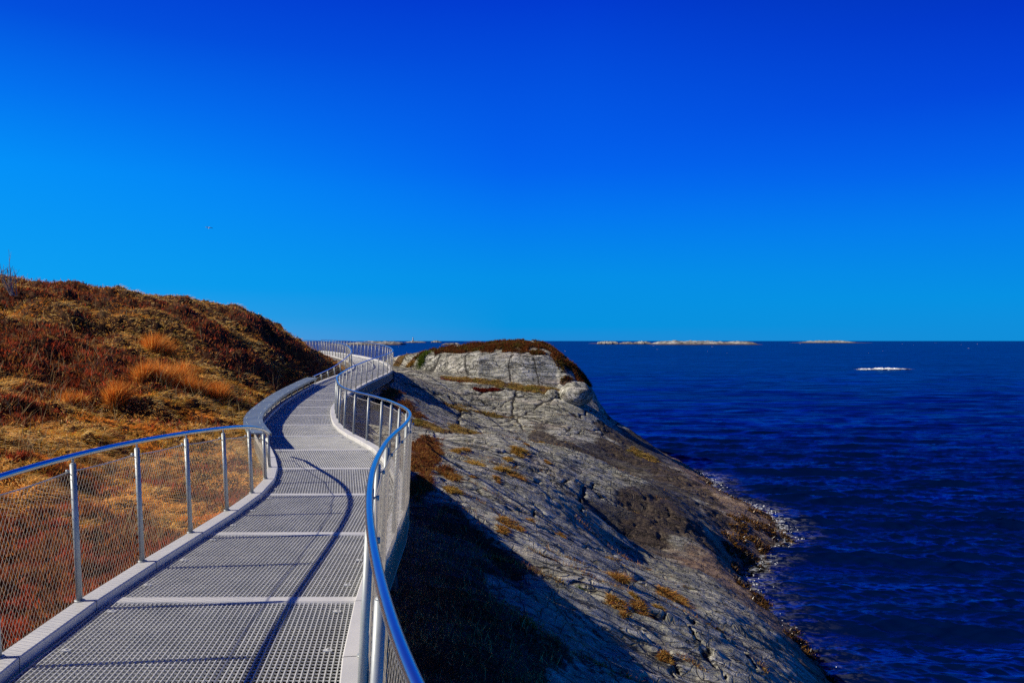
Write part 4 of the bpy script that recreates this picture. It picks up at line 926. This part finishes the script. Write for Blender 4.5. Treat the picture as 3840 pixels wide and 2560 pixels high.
# foam: surf on a reef, shore foam, whitecaps
def foam(name, pts, label, cat='surf'):
    """pts: list of (x, y, z, rx, ry, h); irregular low lumps"""
    mb = MB()
    for (x, y, z, rx, ry, h) in pts:
        n = 9; th = np.arange(n)*2*PI/n; r = 1+.35*rng.normal(size=n)
        ring = np.stack([x+rx*r*np.cos(th), y+ry*r*np.sin(th), np.full(n, z)], 1)
        mid = np.stack([x+rx*.5*r*np.cos(th), y+ry*.5*r*np.sin(th), z+h*rng.uniform(.5, 1, n)], 1)
        V = np.vstack([ring, mid, [[x, y, z+h]]])
        mb.add(V, [[i, (i+1) % n, n+(i+1) % n, n+i] for i in range(n)], [[n+i, n+(i+1) % n, 2*n] for i in range(n)])
    return tag(mb.build(name, M['foam'], smooth=True), label, cat, kind='stuff')
def lace_mat(sc=3.5, lo=.50, hi=.66, colr=(.62, .66, .70, 1)):
    m, nt, b = newmat('foam_lace'); v = mapping(nt, geo=True)
    b.inputs['Base Color'].default_value = colr; b.inputs['Roughness'].default_value = .8
    n1 = noisen(nt, v, sc, 6, .75, .8); a = N(nt, 'ShaderNodeAttribute', attribute_name='dens')
    f = mth(nt, 'MULTIPLY', a.outputs['Fac'], ramp(nt, n1, [(lo, (0, 0, 0)), (hi, (1, 1, 1))]))
    t = N(nt, 'ShaderNodeBsdfTransparent'); x = N(nt, 'ShaderNodeMixShader'); nt.links.new(f, x.inputs[0])
    nt.links.new(t.outputs[0], x.inputs[1]); nt.links.new(b.outputs[0], x.inputs[2]); nt.links.new(x.outputs[0], nt.nodes['Material Output'].inputs['Surface'])
    return m
M['lace'] = lace_mat()
yq = np.arange(15.5, 46, .06); xs = np.arange(3, 13, .05); xe = []
for q in yq:
    k = np.where(terr(xs, np.full_like(xs, q)) > SEA)[0]; xe.append(xs[k[-1]] if len(k) else 3.0)
xe = smooth1(np.array(xe), 3); dd = np.linspace(-.35, 1.7, 34)
A_ = np.exp(-((yq-40)/2.4)**2)+1.0*np.exp(-((yq-30.5)/3.0)**2)+.75*np.exp(-((yq-23.8)/2.0)**2)+.12
FX = xe[:, None]+dd[None]; FYq = np.repeat(yq[:, None], len(dd), 1)
Dn = A_[:, None]*np.exp(-(np.maximum(dd, 0)/.6)**1.3)[None]*(1-sst(1.3, 1.7, dd))[None]
Zf = SEA+.10+.03*noise(FX*2, FYq*2, 88); nn_, mm_ = FX.shape
ii = np.arange(nn_-1)[:, None]*mm_; jj = np.arange(mm_-1)[None]; Qf = np.stack([ii+jj, ii+jj+1, ii+mm_+jj+1, ii+mm_+jj], -1).reshape(-1, 4)
tag(mesh_np('shore_wash', np.stack([FX, FYq, Zf], -1).reshape(-1, 3), Qf, M['lace'], smooth=True, attr={'dens': np.clip(Dn, 0, 1).ravel()}), 'thin lacy foam washing along the foot of the rock', 'surf', kind='stuff')
M['lace2'] = lace_mat(1.2, .40, .52, (.80, .83, .86, 1))
dB = 193.; P = []
for i in range(30):
    px = rng.uniform(3206, 3430); t = (px-3206)/224
    if .18 < t < .26 and rng.uniform() < .7: continue
    x = (px-CX)/F*dB; y = dB+rng.normal(0, 1.4)+4*(t-.5)
    h = rng.uniform(.02, .30)*(1.1 if .3 < t < .6 else .45)*min(1, 6*t, 6*(1-t))
    P.append((x, y, SEA+.02, rng.uniform(.06, .42)*min(1, .3+4*(1-t)), rng.uniform(.1, .4), h))
nu, nv = 240, 40
U_, V_ = np.meshgrid(np.linspace(0, 1, nu), np.linspace(-1, 1, nv)); SX = (3200-CX+236*U_)/F*dB; SY = dB+V_*2.6+4*(U_-.5)
prof = np.interp(U_, [0, .1, .2, .26, .34, .5, .7, .85, 1], [.1, .7, .8, .1, .95, 1, .7, .35, .0])
SD = np.clip(prof*(1-np.abs(V_)**2)*1.5, 0, 1); SZ = SEA+.08+.42*prof*np.clip(1-V_**2, 0, 1)*np.clip(.45+fbm(SX*1.1, SY*1.1, 4, 905), 0, 1)
i0 = np.arange(nv-1)[:, None]*nu; j0 = np.arange(nu-1)[None]; Qs_ = np.stack([i0+j0, i0+j0+1, i0+nu+j0+1, i0+nu+j0], -1).reshape(-1, 4)
tag(mesh_np('surf_wash', np.stack([SX, SY, SZ], -1).reshape(-1, 3), Qs_, M['lace2'], smooth=True, attr={'dens': SD.ravel()}), 'white broken water around the hidden reef out at sea', 'surf', kind='stuff')
foam('surf_foam', P, 'white surf breaking over a hidden reef out at sea')
mb = MB(); xr = (3330-CX)/F*dB
for i in range(14):
    q_ = xr-4.5+9*rng.uniform(); w_ = rng.uniform(.3, 1.1); mb.tube([(q_-w_, dB-1.5, SEA-.12), (q_, dB-1.3+.4*rng.normal(), SEA-.02+.05*rng.normal()), (q_+w_, dB-1.4, SEA-.12)], [.1, .24, .1], 7)
tag(mb.build('reef', M['black'], smooth=True), 'dark wet reef awash in front of the breaking surf', 'reef')
P = []
for i in range(2600):
    yq = rng.uniform(16, 46); xs = np.arange(3, 13, .05); zt = terr(xs, np.full_like(xs, yq)); k = np.where(zt > SEA)[0]
    if not len(k): continue
    xe = xs[k[-1]]; a = math.exp(-((yq-40)/2.2)**2)+1.1*math.exp(-((yq-30.5)/2.8)**2)+.55*math.exp(-((yq-23.8)/1.8)**2)+.04
    if rng.uniform() > a: continue
    off = abs(rng.normal(0, .30)); s = rng.uniform(.003, .012)*(.5+.025*yq)
    if noise(np.array([xe*3+off*4]), np.array([yq*3]), 9)[0] < -.05: continue
    P.append((xe+off-.1, yq, SEA+rng.uniform(.02, .16)*math.exp(-off*2), s*rng.uniform(.8, 3), s*rng.uniform(.8, 3), rng.uniform(.005, .03)))
foam('shore_foam', P, 'white foam where the waves wash against the rock')
P = []
for i in range(34):
    v = rng.uniform(4, 60)**1.0*(rng.uniform()**.6)+3; y = (EYE-SEA)*F/v; px = rng.uniform(1200, 3840); x = (px-CX)/F*y
    if y < 45: continue
    s = y/F*rng.uniform(.5, 1.7)
    P.append((x, y, SEA+.05, s*1.5, s*.8+.2, s*.3))
foam('whitecaps', P, 'small scattered whitecaps on the open sea', 'whitecaps')

# ------------------------------------------------------------------ light, sky, camera
el = math.radians(35.5); hd = np.array([-1, -.11]); hd = hd/np.linalg.norm(hd)
sdir = Vector((hd[0]*math.cos(el), hd[1]*math.cos(el), math.sin(el)))
sun = bpy.data.lights.new('sun', 'SUN'); sun.energy = 5.0; sun.angle = math.radians(.5); sun.color = (1.0, .90, .74)
so = bpy.data.objects.new('sun', sun); COL.objects.link(so); so.rotation_euler = sdir.to_track_quat('Z', 'Y').to_euler()
w = bpy.data.worlds.new('World'); scn.world = w; w.use_nodes = True; nt = w.node_tree; nt.nodes.clear()
out = N(nt, 'ShaderNodeOutputWorld'); bg = N(nt, 'ShaderNodeBackground'); nt.links.new(bg.outputs[0], out.inputs[0])
sky = N(nt, 'ShaderNodeTexSky', sky_type='NISHITA'); sky.sun_disc = False; sky.sun_elevation = el; sky.sun_rotation = math.atan2(sdir.x, sdir.y)
tc = N(nt, 'ShaderNodeTexCoord'); sep = N(nt, 'ShaderNodeSeparateXYZ'); nt.links.new(tc.outputs['Generated'], sep.inputs[0])
el_ = mth(nt, 'MULTIPLY', mth(nt, 'ARCSINE', sep.outputs[2]), 2/PI)      # 0 horizon .. 1 zenith
def lin(c): return tuple((x/255/12.92 if x <= 10 else ((x/255+.055)/1.055)**2.4) for x in c)
# deep polarised blue gradient
colA = ramp(nt, el_, [(0, lin((30, 140, 215))), (.012, lin((2, 146, 222))), (.05, lin((0, 143, 230))), (.10, lin((0, 120, 240))), (.135, lin((0, 100, 238))), (.155, lin((0, 93, 234))), (.26, lin((0, 58, 208))), (.36, lin((0, 30, 130))), (.5, lin((0, 14, 75))), (1, lin((0, 8, 50)))])
colB = ramp(nt, el_, [(0, lin((95, 165, 225))), (.018, lin((50, 162, 232))), (.04, lin((8, 160, 240))), (.12, lin((0, 145, 248))), (.17, lin((0, 115, 240))), (.22, lin((0, 80, 221))), (.27, lin((0, 60, 208))), (.38, lin((0, 36, 140))), (.5, lin((0, 16, 80))), (1, lin((0, 8, 50)))])
azf = ramp(nt, mth(nt, 'MULTIPLY_ADD', sep.outputs[0], -.5, .5), [(.5, (0, 0, 0)), (.78, (1, 1, 1))])
colC = ramp(nt, el_, [(0, lin((14, 141, 216))), (.03, lin((0, 144, 226))), (.08, lin((0, 124, 236))), (.12, lin((0, 98, 234))), (.17, lin((0, 70, 218))), (.22, lin((0, 53, 199))), (.30, lin((0, 36, 150))), (.5, lin((0, 12, 70))), (1, lin((0, 8, 50)))])
azr = ramp(nt, mth(nt, 'MULTIPLY_ADD', sep.outputs[0], .5, .5), [(.54, (0, 0, 0)), (.76, (1, 1, 1))])
grad = mixc(nt, azf, mixc(nt, azr, colA, colC), colB)
bgc = mixc(nt, (.0004), grad, sky.outputs[0])
nt.links.new(bgc, bg.inputs[0]); bg.inputs[1].default_value = .80
cam = bpy.data.cameras.new('camera'); co = bpy.data.objects.new('camera', cam); COL.objects.link(co)
co.location = (0, 0, EYE); co.rotation_euler = (PI/2, 0, 0); cam.sensor_width = 36; cam.lens = 36*F/3840
cam.shift_y = (1280-CY)/3840*-1; cam.clip_start = .05; cam.clip_end = 200000
scn.camera = co
scn.render.resolution_x = 1024; scn.render.resolution_y = 682
scn.view_settings.view_transform = 'Standard'; scn.view_settings.look = 'None'; scn.view_settings.exposure = .32; scn.view_settings.gamma = 1
scn.cycles.max_bounces = 6; scn.cycles.sample_clamp_direct = 1.3; scn.cycles.sample_clamp_indirect = 2; scn.cycles.use_denoising = False
